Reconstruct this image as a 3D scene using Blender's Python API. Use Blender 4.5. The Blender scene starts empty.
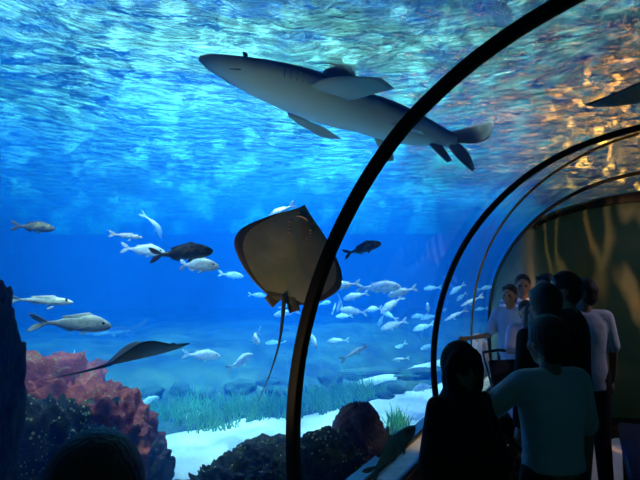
import bpy, bmesh, math, random
from mathutils import Vector, Matrix, noise
SC = bpy.context.scene
COL = SC.collection
PI = math.pi
R = math.radians
V = Vector
EYE = 1.75
PITCH = R(5.1)
FPX = 500.0
YAW = R(28.3)                       # the tunnel runs 28 degrees to the right of the view
TN = V((math.cos(YAW), -math.sin(YAW), 0))   # across the tunnel
TT = V((math.sin(YAW), math.cos(YAW), 0))    # along the tunnel
def tun(l, s, z): return TN * l + TT * s + V((0, 0, z))
def at(px, py, d):
    """point seen at a pixel of the 640x480 frame, at depth d along the view axis"""
    a, b, c = px - 320, 240 - py, FPX
    up = b * math.cos(PITCH) + c * math.sin(PITCH)
    f = c * math.cos(PITCH) - b * math.sin(PITCH)
    return V((a, f, up)) * (d / FPX) + V((0, 0, EYE))
def ground(px, py, z=0.0):
    a, b, c = px - 320, 240 - py, FPX
    up = b * math.cos(PITCH) + c * math.sin(PITCH)
    f = c * math.cos(PITCH) - b * math.sin(PITCH)
    k = (z - EYE) / up
    return V((a * k, f * k, z))

# ---------------------------------------------------------------- view and render settings
SC.view_settings.view_transform = 'Standard'
SC.view_settings.look = 'None'
SC.view_settings.gamma = 1
SC.view_settings.exposure = 0.05
SC.view_settings.use_curve_mapping = False
SC.cycles.use_denoising = True
SC.cycles.volume_bounces = 1
SC.cycles.max_bounces = 10
SC.cycles.transparent_max_bounces = 24
SC.cycles.glossy_bounces = 4
SC.cycles.diffuse_bounces = 3
SC.cycles.sample_clamp_indirect = 4
cam = bpy.data.cameras.new('camera')
cam.lens = FPX / 640 * 36
cam.sensor_width = 36
cam.clip_start = 0.05
co = bpy.data.objects.new('camera', cam)
COL.objects.link(co)
co.location = (0, 0, EYE)
co.rotation_euler = (PI / 2 + PITCH, 0, 0)
SC.camera = co

# ---------------------------------------------------------------- materials
def nt(name):
    m = bpy.data.materials.new(name)
    m.use_nodes = True
    t = m.node_tree
    t.nodes.clear()
    return m, t, t.nodes.new('ShaderNodeOutputMaterial')
def nd(t, kind, **kw):
    n = t.nodes.new(kind)
    for k, v in kw.items():
        if k in n.inputs.keys(): n.inputs[k].default_value = v
        else: setattr(n, k, v)
    return n
def ramp(t, fac, stops):
    r = t.nodes.new('ShaderNodeValToRGB')
    e = r.color_ramp.elements
    while len(e) < len(stops): e.new(0.5)
    for i, (p, c) in enumerate(stops):
        e[i].position = p
        e[i].color = (*c, 1) if len(c) == 3 else c
    if fac is not None: t.links.new(fac, r.inputs[0])
    return r
def mat(name, stops, scale=6.0, rough=0.6, bump=0.0, detail=4.0, metal=0.0, spec=0.4, sc3=None, bscale=None, coat=0):
    """noise coloured principled material in object space"""
    m, t, out = nt(name)
    p = nd(t, 'ShaderNodeBsdfPrincipled', Roughness=rough, Metallic=metal)
    p.inputs['Specular IOR Level'].default_value = spec
    p.inputs['Coat Weight'].default_value = coat
    t.links.new(p.outputs[0], out.inputs[0])
    if len(stops) == 1 and not bump:
        stops = [stops[0], [c * .85 for c in stops[0]]]
    elif len(stops) == 1:
        stops = [stops[0], [c * .7 for c in stops[0]]]
    tc = nd(t, 'ShaderNodeTexCoord')
    mp = nd(t, 'ShaderNodeMapping')
    if sc3: mp.inputs['Scale'].default_value = sc3
    t.links.new(tc.outputs['Object'], mp.inputs[0])
    n = nd(t, 'ShaderNodeTexNoise', Scale=scale, Detail=detail)
    t.links.new(mp.outputs[0], n.inputs['Vector'])
    k = len(stops)
    st = [(0.33 + 0.34 * i / max(1, k - 1), c) for i, c in enumerate(stops)]
    r = ramp(t, n.outputs[0], st)
    t.links.new(r.outputs[0], p.inputs['Base Color'])
    if bump:
        b = nd(t, 'ShaderNodeBump', Strength=bump, Distance=0.05)
        n2 = nd(t, 'ShaderNodeTexNoise', Scale=bscale or scale * 3, Detail=5.0)
        t.links.new(mp.outputs[0], n2.inputs['Vector'])
        t.links.new(n2.outputs[0], b.inputs['Height'])
        t.links.new(b.outputs[0], p.inputs['Normal'])
    return m

M = {}
# ---------------------------------------------------------------- mesh helpers
def tag(o, label=None, cat=None, group=None, kind=None):
    if label: o['label'] = label
    if cat: o['category'] = cat
    if group: o['group'] = group
    if kind: o['kind'] = kind
    return o
def link(name, me, m=None, parent=None, smooth=True):
    o = bpy.data.objects.new(name, me)
    COL.objects.link(o)
    if m is not None: me.materials.append(m)
    if parent is not None: o.parent = parent
    if smooth:
        for f in me.polygons: f.use_smooth = True
    return o
def mesh(name, verts, faces, m=None, parent=None, smooth=True, fix=True):
    me = bpy.data.meshes.new(name)
    me.from_pydata([tuple(v) for v in verts], [], faces)
    if fix:
        bm = bmesh.new(); bm.from_mesh(me)
        bmesh.ops.recalc_face_normals(bm, faces=bm.faces[:])
        bm.to_mesh(me); bm.free()
    me.update()
    return link(name, me, m, parent, smooth)
def bmo(name, bm, m=None, parent=None, smooth=True):
    bmesh.ops.recalc_face_normals(bm, faces=bm.faces[:])
    me = bpy.data.meshes.new(name)
    bm.to_mesh(me); bm.free()
    return link(name, me, m, parent, smooth)
def empty(name, loc=(0, 0, 0), rot=(0, 0, 0)):
    o = bpy.data.objects.new(name, None)
    o.empty_display_size = .1
    COL.objects.link(o)
    o.location = loc; o.rotation_euler = rot
    return o
def sweep(path, prof, frames, closed_ends=True):
    """sweep a closed profile (list of (u,v)) along path; frames = list of (U,V) vectors"""
    vs, fs = [], []
    k = len(prof)
    for p, (U, W) in zip(path, frames):
        for u, v in prof: vs.append(p + U * u + W * v)
    for i in range(len(path) - 1):
        for j in range(k):
            a, b = i * k + j, i * k + (j + 1) % k
            fs.append((a, b, b + k, a + k))
    if closed_ends:
        fs.append(tuple(range(k))[::-1]); fs.append(tuple(range((len(path) - 1) * k, len(path) * k)))
    return vs, fs
def rrect(w, h, r=.008, n=3):
    pts = []
    for cx, cy, a0 in ((w/2-r, h/2-r, 0), (-w/2+r, h/2-r, 90), (-w/2+r, -h/2+r, 180), (w/2-r, -h/2+r, 270)):
        for i in range(n + 1):
            a = R(a0 + 90 * i / n)
            pts.append((cx + r * math.cos(a), cy + r * math.sin(a)))
    return pts
def box_bm(bm, c, size, rz=0, bev=0.0, rot=None):
    m = Matrix.Translation(V(c)) @ (rot.to_4x4() if rot else Matrix.Rotation(rz, 4, 'Z')) @ Matrix.Diagonal((*size, 1))
    r = bmesh.ops.create_cube(bm, size=1, matrix=m)
    if bev:
        es = list({e for v in r['verts'] for e in v.link_edges})
        bmesh.ops.bevel(bm, geom=es, offset=bev, segments=2, affect='EDGES', profile=.5)
def tube(path, rads, n=10, cap=True):
    """round tube along points; rads number or list; returns verts, faces"""
    k = len(path)
    if not isinstance(rads, (list, tuple)): rads = [rads] * k
    vs, fs = [], []
    up = V((0, 0, 1))
    prev = None
    for i, p in enumerate(path):
        d = (path[min(i + 1, k - 1)] - path[max(i - 1, 0)]).normalized()
        if prev is None:
            a = d.cross(up)
            if a.length < .1: a = d.cross(V((1, 0, 0)))
        else:
            a = prev - d * prev.dot(d)
        a.normalize(); prev = a
        b = d.cross(a)
        for j in range(n):
            t = 2 * PI * j / n
            vs.append(p + (a * math.cos(t) + b * math.sin(t)) * rads[i])
    for i in range(k - 1):
        for j in range(n):
            a, b = i * n + j, i * n + (j + 1) % n
            fs.append((a, b, b + n, a + n))
    if cap:
        fs.append(tuple(range(n))[::-1]); fs.append(tuple(range((k - 1) * n, k * n)))
    return vs, fs
def join(parts):
    vs, fs = [], []
    for v, f in parts:
        o = len(vs)
        vs += list(v)
        fs += [tuple(i + o for i in q) for q in f]
    return vs, fs
def lerp(a, b, t): return a + (b - a) * t
def interp(x, tab):
    if x <= tab[0][0]: return tab[0][1]
    for (x0, y0), (x1, y1) in zip(tab, tab[1:]):
        if x <= x1: return lerp(y0, y1, (x - x0) / (x1 - x0))
    return tab[-1][1]
def smooth_interp(x, tab):
    """catmull-rom through table"""
    n = len(tab)
    if x <= tab[0][0]: return tab[0][1]
    if x >= tab[-1][0]: return tab[-1][1]
    for i in range(n - 1):
        if x <= tab[i + 1][0]:
            p1, p2 = tab[i], tab[i + 1]
            p0 = tab[i - 1] if i else (2 * p1[0] - p2[0], 2 * p1[1] - p2[1])
            p3 = tab[i + 2] if i + 2 < n else (2 * p2[0] - p1[0], 2 * p2[1] - p1[1])
            m1 = (p2[1] - p0[1]) / (p2[0] - p0[0]); m2 = (p3[1] - p1[1]) / (p3[0] - p1[0])
            h = p2[0] - p1[0]; t = (x - p1[0]) / h
            return ((2*t**3-3*t*t+1)*p1[1] + (t**3-2*t*t+t)*h*m1 + (-2*t**3+3*t*t)*p2[1] + (t**3-t*t)*h*m2)
# ================================================================ water, light, tank
SURF_Z = 4.0
X0, X1, Y0, Y1, ZB = -15.0, 14.0, -4.0, 24.0, -0.7
# water body : absorption takes the red out, a weak blue scatter gives it its glow
m, t, out = nt('tank_water')
ab = nd(t, 'ShaderNodeVolumeAbsorption', Density=.20, Color=(0.15, 0.76, 0.94, 1))
sca = nd(t, 'ShaderNodeVolumeScatter', Density=.075, Anisotropy=.3, Color=(0.004, 0.16, 0.80, 1))
add = nd(t, 'ShaderNodeAddShader')
t.links.new(ab.outputs[0], add.inputs[0]); t.links.new(sca.outputs[0], add.inputs[1])
t.links.new(add.outputs[0], out.inputs['Volume'])
M['water'] = m
# water surface : mirror below the critical angle, clear above it, rippled
m, t, out = nt('rippled_surface')
tc = nd(t, 'ShaderNodeTexCoord')
mp = nd(t, 'ShaderNodeMapping'); mp.inputs['Rotation'].default_value = (0, 0, R(-14)); mp.inputs['Scale'].default_value = (0.9, 1.2, 1)
t.links.new(tc.outputs['Object'], mp.inputs[0])
n1 = nd(t, 'ShaderNodeTexNoise', Scale=3.5, Detail=6.0, Roughness=.62, Distortion=1.3)
n2 = nd(t, 'ShaderNodeTexNoise', Scale=.55, Detail=2.0)
t.links.new(mp.outputs[0], n1.inputs['Vector']); t.links.new(mp.outputs[0], n2.inputs['Vector'])
mm = nd(t, 'ShaderNodeMath', operation='MULTIPLY_ADD'); mm.inputs[1].default_value = 1.6
t.links.new(n2.outputs[0], mm.inputs[0]); t.links.new(n1.outputs[0], mm.inputs[2])
b = nd(t, 'ShaderNodeBump', Strength=1.0, Distance=.50)
t.links.new(mm.outputs[0], b.inputs['Height'])
fr = nd(t, 'ShaderNodeFresnel', IOR=1.33); t.links.new(b.outputs[0], fr.inputs['Normal'])
gl = nd(t, 'ShaderNodeBsdfGlossy', Roughness=.03); gl.inputs['Color'].default_value = (1, 1, 1, 1); t.links.new(b.outputs[0], gl.inputs['Normal'])
tp = nd(t, 'ShaderNodeBsdfTransparent')
rf = nd(t, 'ShaderNodeBsdfRefraction', IOR=1.33, Roughness=.0); t.links.new(b.outputs[0], rf.inputs['Normal'])
tr = nd(t, 'ShaderNodeMixShader'); tr.inputs[0].default_value = .8; t.links.new(tp.outputs[0], tr.inputs[1]); t.links.new(rf.outputs[0], tr.inputs[2])
mx = nd(t, 'ShaderNodeMixShader')
t.links.new(fr.outputs[0], mx.inputs[0]); t.links.new(tr.outputs[0], mx.inputs[1]); t.links.new(gl.outputs[0], mx.inputs[2])
t.links.new(mx.outputs[0], out.inputs[0])
M['surface'] = m
# acrylic of the tunnel : clear with a faint mirror
m, t, out = nt('acrylic')
fr = nd(t, 'ShaderNodeFresnel', IOR=1.12)
gl = nd(t, 'ShaderNodeBsdfGlossy', Roughness=.02)
tr = nd(t, 'ShaderNodeBsdfTransparent', Color=(.93, .96, .97, 1))
mx = nd(t, 'ShaderNodeMixShader')
t.links.new(fr.outputs[0], mx.inputs[0]); t.links.new(tr.outputs[0], mx.inputs[1]); t.links.new(gl.outputs[0], mx.inputs[2])
t.links.new(mx.outputs[0], out.inputs[0])
M['acrylic'] = m

WALL_TAB = [(-1.5, 7.9), (-1.3, 7.56), (-1.15, 7.16), (-.9, 6.86), (-.6, 6.74), (-.3, 7.2), (.1, 7.75), (.62, 7.95), (2.8, 8.5)]
def wall_s(l): return smooth_interp(l, WALL_TAB)
CL, CZ, CR = .7, EYE - .77, 2.0
def arch_z(l): 
    q = CR * CR - (l - CL) ** 2
    return CZ + math.sqrt(max(q, 0))

def water_body():
    vs = [V((x, y, z)) for x in (X0, X1) for y in (Y0, Y1) for z in (ZB, SURF_Z + .12)]
    fs = [(0, 1, 3, 2), (4, 6, 7, 5), (0, 4, 5, 1), (2, 3, 7, 6), (0, 2, 6, 4), (1, 5, 7, 3)]
    # the dry tunnel, cut out of the water as a closed inner skin (facing into the air)
    n = 41
    th = [PI - PI * i / (n - 1) for i in range(n)]
    cols = [(CL + (CR + .07) * math.cos(a), CZ + (CR + .07) * math.sin(a)) for a in th]
    o = len(vs)
    rows = []
    for l, z in cols:
        s1 = wall_s(min(max(l, -1.5), 2.8)) + .12
        for s in (-3.0, s1):
            vs.append(tun(l, s, z)); vs.append(tun(l, s, -.3))
    def idx(i, far, low): return o + i * 4 + far * 2 + low
    for i in range(n - 1):
        fs.append((idx(i,0,0), idx(i+1,0,0), idx(i+1,1,0), idx(i,1,0)))       # vault
        fs.append((idx(i,0,1), idx(i,1,1), idx(i+1,1,1), idx(i+1,0,1)))       # underside
        fs.append((idx(i,0,0), idx(i,0,1), idx(i+1,0,1), idx(i+1,0,0)))       # near end
        fs.append((idx(i,1,0), idx(i+1,1,0), idx(i+1,1,1), idx(i,1,1)))       # far end
    fs.append((idx(0,0,0), idx(0,1,0), idx(0,1,1), idx(0,0,1)))
    fs.append((idx(n-1,0,0), idx(n-1,0,1), idx(n-1,1,1), idx(n-1,1,0)))
    me = bpy.data.meshes.new('water')
    me.from_pydata([tuple(v) for v in vs], [], fs)
    bm = bmesh.new(); bm.from_mesh(me)
    out_f = bm.faces[:6] if False else [f for f in bm.faces if all(v.index < 8 for v in f.verts)]
    inn = [f for f in bm.faces if not all(v.index < 8 for v in f.verts)]
    bmesh.ops.recalc_face_normals(bm, faces=out_f)
    bmesh.ops.recalc_face_normals(bm, faces=inn)
    # outer skin outwards, inner skin inwards
    def vol(fl):
        return sum(f.calc_center_median().dot(f.normal) * f.calc_area() for f in fl)
    if vol(out_f) < 0: bmesh.ops.reverse_faces(bm, faces=out_f)
    if vol(inn) > 0: bmesh.ops.reverse_faces(bm, faces=inn)
    bm.to_mesh(me); bm.free()
    o_ = link('water', me, M['water'], smooth=False)
    return tag(o_, 'clear blue water filling the aquarium tank around the tunnel', 'water', kind='structure')
water_body()
def surface():
    nx, ny = 220, 190
    vs, fs = [], []
    for j in range(ny + 1):
        for i in range(nx + 1):
            x = lerp(X0 + .1, X1 - .1, i / nx); y = lerp(Y0 + .1, Y1 - .1, j / ny)
            z = SURF_Z + .05 * noise.noise(V((x * .55 + y * .15, y * .9, 3))) + .02 * noise.noise(V((x * 1.7, y * 2.3, 8)))
            vs.append((x, y, z))
    for j in range(ny):
        for i in range(nx):
            a = j * (nx + 1) + i
            fs.append((a, a + 1, a + nx + 2, a + nx + 1))
    o = mesh('water_surface', vs, fs, M['surface'], fix=False)
    tag(o, 'rippled silvery underside of the water surface over the tank', 'water surface', kind='structure')
surface()

# ---- tank floor and walls
m, t, out = nt('sand_and_turf')
tc = nd(t, 'ShaderNodeTexCoord')
p = nd(t, 'ShaderNodeBsdfPrincipled', Roughness=.9)
n1 = nd(t, 'ShaderNodeTexNoise', Scale=3.0, Detail=6.0); t.links.new(tc.outputs['Object'], n1.inputs['Vector'])
r1 = ramp(t, n1.outputs[0], [(.3, (.74, .72, .62)), (.7, (.92, .90, .82))])
t.links.new(r1.outputs[0], p.inputs['Base Color'])
bp = nd(t, 'ShaderNodeBump', Strength=.5, Distance=.03)
n3 = nd(t, 'ShaderNodeTexNoise', Scale=9.0, Detail=5.0); t.links.new(tc.outputs['Object'], n3.inputs['Vector'])
t.links.new(n3.outputs[0], bp.inputs['Height']); t.links.new(bp.outputs[0], p.inputs['Normal'])
t.links.new(p.outputs[0], out.inputs[0])
M['sand'] = m
M['bed'] = mat('rocky_bed', [(.010, .035, .03), (.03, .09, .06), (.08, .14, .08)], 1.6, .95, .9, 6.0)
M['tankwall'] = mat('painted_tank_wall', [(.02, .10, .30), (.03, .16, .42)], .7, .9, .3, 3)
def height_sheet(name, x0, x1, y0, y1, nx, ny, fn, m):
    vs, fs = [], []
    for j in range(ny + 1):
        for i in range(nx + 1):
            x = lerp(x0, x1, i / nx); y = lerp(y0, y1, j / ny)
            vs.append((x, y, fn(x, y)))
    for j in range(ny):
        for i in range(nx):
            a = j * (nx + 1) + i
            fs.append((a, a + 1, a + nx + 2, a + nx + 1))
    return mesh(name, vs, fs, m, fix=False)
SAND_FAR = [(-15, 3.2), (-4.0, 4.6), (-2.6, 5.0), (-1.72, 5.75), (-.95, 6.25), (0, 6.7), (1.0, 7.6), (1.9, 8.6), (4.0, 10.5), (13, 14)]
def bed_z(x, y):
    e = y - smooth_interp(x, SAND_FAR)
    e += .25 * noise.noise(V((x * 1.3, y * 1.3, 1)))
    h = -.12 + .16 * min(max(e * 2.2, 0), 1.0) + .62 * (1 - math.cos(PI * min(max((e - .2) / 5.0, 0), 1))) / 2
    h += (.16 * noise.noise(V((x * .8, y * .8, 4))) + .07 * noise.noise(V((x * 2.6, y * 2.6, 9)))) * min(max(e, 0), 1)
    return h
def sand_z(x, y):
    return .03 * noise.noise(V((x * .7, y * .7, 2))) + .012 * noise.noise(V((x * 2.5, y * 3.5, 7)))
tag(height_sheet('ground', X0 + .1, X1 - .1, Y0 + .1, Y1 - .1, 200, 160, sand_z, M['sand']),
    'pale bright sand floor of the aquarium tank', 'sand floor', kind='structure')
tag(height_sheet('terrain', X0 + .1, X1 - .1, 2.0, Y1 - .1, 230, 190, bed_z, M['bed']),
    'dark rocky green bed rising behind the sand path', 'rocky bed', kind='structure')
def rock_wall(name, a, b, label):
    a, b = V(a), V(b)
    d = (b - a); L = d.length; nrm = V((-d.y, d.x, 0)).normalized()
    nx, nz = int(L / .25), 20
    vs, fs = [], []
    for j in range(nz + 1):
        for i in range(nx + 1):
            q = a + d * (i / nx) + V((0, 0, lerp(ZB + .05, SURF_Z + .05, j / nz)))
            vs.append(q + nrm * (.5 * noise.noise(q * .35 + V((7, 0, 0))) + .12 * noise.noise(q * 1.4) + .5))
    for j in range(nz):
        for i in range(nx):
            k = j * (nx + 1) + i
            fs.append((k, k + 1, k + nx + 2, k + nx + 1))
    tag(mesh(name, vs, fs, M['tankwall'], fix=False), label, 'tank wall', kind='structure')
rock_wall('wall_back', (X1 - .1, Y1 - .7, 0), (X0 + .1, Y1 - .7, 0), 'blue painted rockwork at the far end of the tank')
rock_wall('wall_left', (X0 + .9, Y1 - .1, 0), (X0 + .9, Y0 + .1, 0), 'blue painted rockwork at the left end of the tank')
rock_wall('wall_right', (X1 - .9, Y0 + .1, 0), (X1 - .9, Y1 - .1, 0), 'blue painted rockwork at the right end of the tank')

# ================================================================ tunnel : ribs, acrylic, ledge, end wall, floor
M['rib'] = mat('black_rubber', [(.006, .006, .007)], 8, .55, 0, spec=.3)
M['seam'] = mat('orange_seam', [(.42, .16, .03), (.28, .11, .03)], 5, .5)
M['ledge'] = mat('cream_ledge', [(.62, .50, .32), (.78, .66, .46), (.45, .36, .22)], 5, .5, .2)
M['black_metal'] = mat('black_metal', [(.012, .012, .014)], 8, .3, 0, spec=.6)
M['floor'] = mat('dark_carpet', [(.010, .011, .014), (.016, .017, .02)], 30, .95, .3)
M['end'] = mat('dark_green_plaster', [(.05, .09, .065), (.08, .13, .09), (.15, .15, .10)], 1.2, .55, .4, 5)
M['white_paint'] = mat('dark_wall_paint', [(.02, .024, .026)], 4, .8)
R1_TAB = [(R(60), 2.0), (R(110), 2.015), (R(122), 2.03), (R(134), 2.035), (R(148), 2.01), (R(164), 1.992), (R(180), 1.975)]
GZ = EYE - 1.17                       # height of the ledge the acrylic stands on
A0 = math.acos((-.04 - 1.96) / CR) if False else PI + math.asin((CZ - GZ) / CR)
def arc_pt(a, s, r=CR): return tun(CL + r * math.cos(a), s, CZ + r * math.sin(a))
RIBS = [
    ('tunnel_rib', lambda l: 2.10, .064, .05, 'rib', 'nearest thick black arch rib crossing the whole view'),
    ('tunnel_rib', lambda l: smooth_interp(l, [(-1.3, 4.63), (-.9, 4.45), (-.3, 4.38), (.4, 4.5), (2.7, 4.6)]), .055, .045, 'rib', 'second black arch rib, just above the woman in the headscarf'),
    ('tunnel_seam', lambda l: smooth_interp(l, [(-1.3, 6.30), (-1.05, 5.72), (-.75, 5.27), (-.5, 5.02), (-.2, 4.85), (.2, 4.70), (.7, 4.66), (2.7, 4.64)]), .04, .018, 'seam', 'thin orange joint strip curving between the second and last ribs'),
    ('tunnel_rib', lambda l: smooth_interp(l, [(-1.3, 7.5), (-1.15, 7.1), (-.9, 6.8), (-.59, 6.62), (-.1, 6.5), (.5, 6.45), (2.7, 6.3)]), .04, .04, 'rib', 'thin black arch rib farthest along the tunnel'),
]
for nm, sf, w, h, mk, lab in RIBS:
    n = 90
    path, fr = [], []
    for i in range(n + 1):
        a = A0 - (A0 + .30) * i / n
        l = CL + CR * math.cos(a)
        ll = l if a < PI else -1.3
        path.append(arc_pt(a, sf(ll), interp(a, R1_TAB) if w == .064 else CR + .004))
        fr.append((TT, (TN * math.cos(a) + V((0, 0, 1)) * math.sin(a))))
    if nm == 'tunnel_seam':           # the strip turns with its own path
        for i in range(n + 1):
            d = (path[min(i + 1, n)] - path[max(i - 1, 0)]).normalized()
            fr[i] = (d.cross(fr[i][1]).normalized(), fr[i][1])
    vs, fs = sweep(path, rrect(w, h, .006 if h > .02 else .003, 2), fr)
    o = mesh(nm, vs, fs, M[mk])
    tag(o, lab, 'arch rib' if mk == 'rib' else 'seam')
def panel(name, fa, fb, label):
    na, ns = 64, 6
    vs, fs = [], []
    for i in range(na + 1):
        a = A0 - (A0 + .30) * i / na
        l = CL + CR * math.cos(a)
        ll = l if a < PI else -1.3
        for j in range(ns + 1):
            vs.append(arc_pt(a, lerp(fa(ll), fb(ll), j / ns), CR + .045))
    for i in range(na):
        for j in range(ns):
            k = i * (ns + 1) + j
            fs.append((k, k + 1, k + ns + 2, k + ns + 1))
    o = mesh(name, vs, fs, M['acrylic'], fix=False)
    tag(o, label, 'window', kind='structure')
panel('window_1', lambda l: -2.9, RIBS[0][1], 'curved clear acrylic panel beside the viewer')
panel('window_2', RIBS[0][1], RIBS[1][1], 'curved clear acrylic panel between the first two ribs')
panel('window_3', RIBS[1][1], RIBS[3][1], 'curved clear acrylic panel between the second and last ribs')
panel('window_4', RIBS[3][1], lambda l: max(wall_s(l) + .02, RIBS[3][1](l) + .01), 'curved clear acrylic panel meeting the dark end wall')
# ledge under the glass, left side
def prism(name, prof, s0, s1, m, label=None, cat=None, kind=None, parent=None, bev=0):
    vs = [tun(l, s, z) for s in (s0, s1) for l, z in prof]
    k = len(prof)
    fs = [tuple(range(k)), tuple(range(k, 2 * k))] + [(i, (i + 1) % k, (i + 1) % k + k, i + k) for i in range(k)]
    o = mesh(name, vs, fs, m, parent, smooth=False)
    return tag(o, label, cat, kind=kind)
prism('trim_1', [(-1.36, .0), (-1.36, GZ - .01), (-1.03, GZ - .01), (-1.03, 0.0)], -2.9, 7.3, M['black_metal'], 'low black plinth under the curved glass', 'plinth', kind='structure')
led = empty('window_ledge', tun(-1.2, 2.1, GZ)); tag(led, 'cream ledge with blue-lit black rails under the glass', 'ledge')
def local(o, par): o.parent = par; o.matrix_parent_inverse = Matrix.Translation(-par.location); return o
o = prism('ledge_top', [(-1.25, GZ - .01), (-1.25, GZ + .012), (-1.04, GZ + .012), (-1.04, GZ - .01)], -2.9, 7.3, M['ledge']); local(o, led)
for l in (-1.215, -1.035):
    vs, fs = tube([tun(l, -2.9, GZ + .02), tun(l, 2.0, GZ + .02), tun(l, 7.3, GZ + .02)], .021, 10)
    o = mesh('rail', vs, fs, M['black_metal']); local(o, led); o['label'] = 'glossy black rail with a blue sheen'
# right side of the passage: solid wall below the vault
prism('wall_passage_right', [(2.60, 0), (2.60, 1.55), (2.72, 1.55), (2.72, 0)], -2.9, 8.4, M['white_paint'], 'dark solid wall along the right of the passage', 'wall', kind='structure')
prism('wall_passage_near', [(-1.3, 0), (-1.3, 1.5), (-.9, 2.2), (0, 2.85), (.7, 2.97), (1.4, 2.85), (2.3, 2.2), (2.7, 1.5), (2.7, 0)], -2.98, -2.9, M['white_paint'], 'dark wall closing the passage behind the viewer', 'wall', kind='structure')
vs, fs = [], []
for i in range(41):
    l = lerp(-1.36, 2.72, i / 40)
    for s in (-2.95, wall_s(l) + .05): 
        for z in (0, -.2): vs.append(tun(l, s, z))
for i in range(40):
    a = i * 4
    fs += [(a, a + 4, a + 6, a + 2), (a + 1, a + 3, a + 7, a + 5), (a, a + 1, a + 5, a + 4), (a + 2, a + 6, a + 7, a + 3)]
fs += [(0, 2, 3, 1), (160, 161, 163, 162)]
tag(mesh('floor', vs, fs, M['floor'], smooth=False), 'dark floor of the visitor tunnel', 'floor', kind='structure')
# end wall, filling the vault
vs, fs = [], []
NL = 80
for i in range(NL + 1):
    l = lerp(-1.299, 2.69, i / NL)
    top = arch_z(l) + .03
    for j in range(13):
        for q in (0, .08):
            vs.append(tun(l, wall_s(l) + q, top * j / 12))
def ix(i, j, q): return (i * 13 + j) * 2 + q
for i in range(NL):
    for j in range(12):
        fs.append((ix(i,j,0), ix(i+1,j,0), ix(i+1,j+1,0), ix(i,j+1,0)))
        fs.append((ix(i,j,1), ix(i,j+1,1), ix(i+1,j+1,1), ix(i+1,j,1)))
    fs.append((ix(i,12,0), ix(i+1,12,0), ix(i+1,12,1), ix(i,12,1)))
tag(mesh('wall_end', vs, fs, M['end']), 'dark green end wall dappled with warm light', 'wall', kind='structure')
# black portal band along the top of the end wall
path, fr = [], []
for i in range(61):
    l = lerp(-.62, 2.3, i / 60)
    a = math.acos((l - CL) / CR)
    path.append(arc_pt(a, wall_s(l) - .03, CR - .05)); fr.append((TT, TN * math.cos(a) + V((0, 0, 1)) * math.sin(a)))
vs, fs = [], []
for i, (p, (U, W)) in enumerate(zip(path, fr)):
    k = interp(i / 60, [(0, .3), (.15, .8), (.42, 1.6), (1, 1.7)])
    for u, v in rrect(.06, .085 * k, .008, 2): vs.append(p + U * u + W * v)
kk = len(rrect(.06, .1, .008, 2))
for i in range(60):
    for j in range(kk):
        a, b = i * kk + j, i * kk + (j + 1) % kk
        fs.append((a, b, b + kk, a + kk))
fs += [tuple(range(kk)), tuple(range(60 * kk, 61 * kk))]
tag(mesh('portal_band', vs, fs, M['rib']), 'thick black band along the top of the dark end wall', 'arch band')
# ================================================================ fish, rays, shark
def fin_mesh(r0, r1, t0, t1, th=.01, nu=8, nv=7, bulge=0.0, back=0.0):
    """fin as a thin foil: root edge r0 (leading) - r1 (trailing), tip edge t0 - t1"""
    r0, r1, t0, t1 = map(V, (r0, r1, t0, t1))
    nrm = (r1 - r0).cross(t0 - r0)
    if nrm.length < 1e-9: nrm = V((0, 1, 0))
    nrm.normalize()
    lead = (r0 - r1).normalized()
    vs, fs = [], []
    for j in range(nv + 1):
        v = j / nv
        a = r0.lerp(t0, v) + lead * bulge * math.sin(PI * v)
        b = r1.lerp(t1, v) + lead * back * math.sin(PI * v)
        for i in range(nu + 1):
            u = i / nu
            p = a.lerp(b, u)
            h = th * (1 - .85 * v) * (math.sin(PI * min(u * 1.4 + .04, 1) ** .7) * .5 + .06)
            vs.append(p + nrm * h); vs.append(p - nrm * h)
    W = (nu + 1) * 2
    for j in range(nv):
        for i in range(nu):
            a = j * W + i * 2
            fs.append((a, a + 2, a + 2 + W, a + W)); fs.append((a + 1, a + 1 + W, a + 3 + W, a + 3))
        a = j * W; fs.append((a, a + W, a + W + 1, a + 1))
        a = j * W + nu * 2; fs.append((a, a + 1, a + W + 1, a + W))
    for i in range(nu):
        a = i * 2; fs.append((a, a + 1, a + 3, a + 2))
        a = nv * W + i * 2; fs.append((a, a + 2, a + 3, a + 1))
    return vs, fs
def loft(secs, n=20, power=1.0):
    """secs: (x, zc, halfheight_up, halfheight_down, halfwidth, yoff)"""
    vs, fs = [], []
    for x, zc, hu, hd, w, yo in secs:
        for j in range(n):
            a = 2 * PI * j / n
            c, s = math.cos(a), math.sin(a)
            vs.append((x, yo + w * math.copysign(abs(c) ** power, c), zc + (hu if s > 0 else hd) * s))
    k = len(secs)
    for i in range(k - 1):
        for j in range(n):
            a, b = i * n + j, i * n + (j + 1) % n
            fs.append((a, b, b + n, a + n))
    fs.append(tuple(range(n))); fs.append(tuple(range((k - 1) * n, k * n)))
    return vs, fs
def sphere(c, r, n=8, m=12, sc=(1, 1, 1)):
    vs, fs = [], []
    for i in range(n + 1):
        th = PI * (i + .001) / (n + .002)
        for j in range(m):
            ph = 2 * PI * j / m
            vs.append(V(c) + V((math.sin(th) * math.cos(ph) * r * sc[0], math.sin(th) * math.sin(ph) * r * sc[1], math.cos(th) * r * sc[2])))
    for i in range(n):
        for j in range(m):
            a, b = i * m + j, i * m + (j + 1) % m
            fs.append((a, b, b + m, a + m))
    fs += [tuple(range(m)), tuple(range(n * m, (n + 1) * m))]
    return vs, fs
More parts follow.
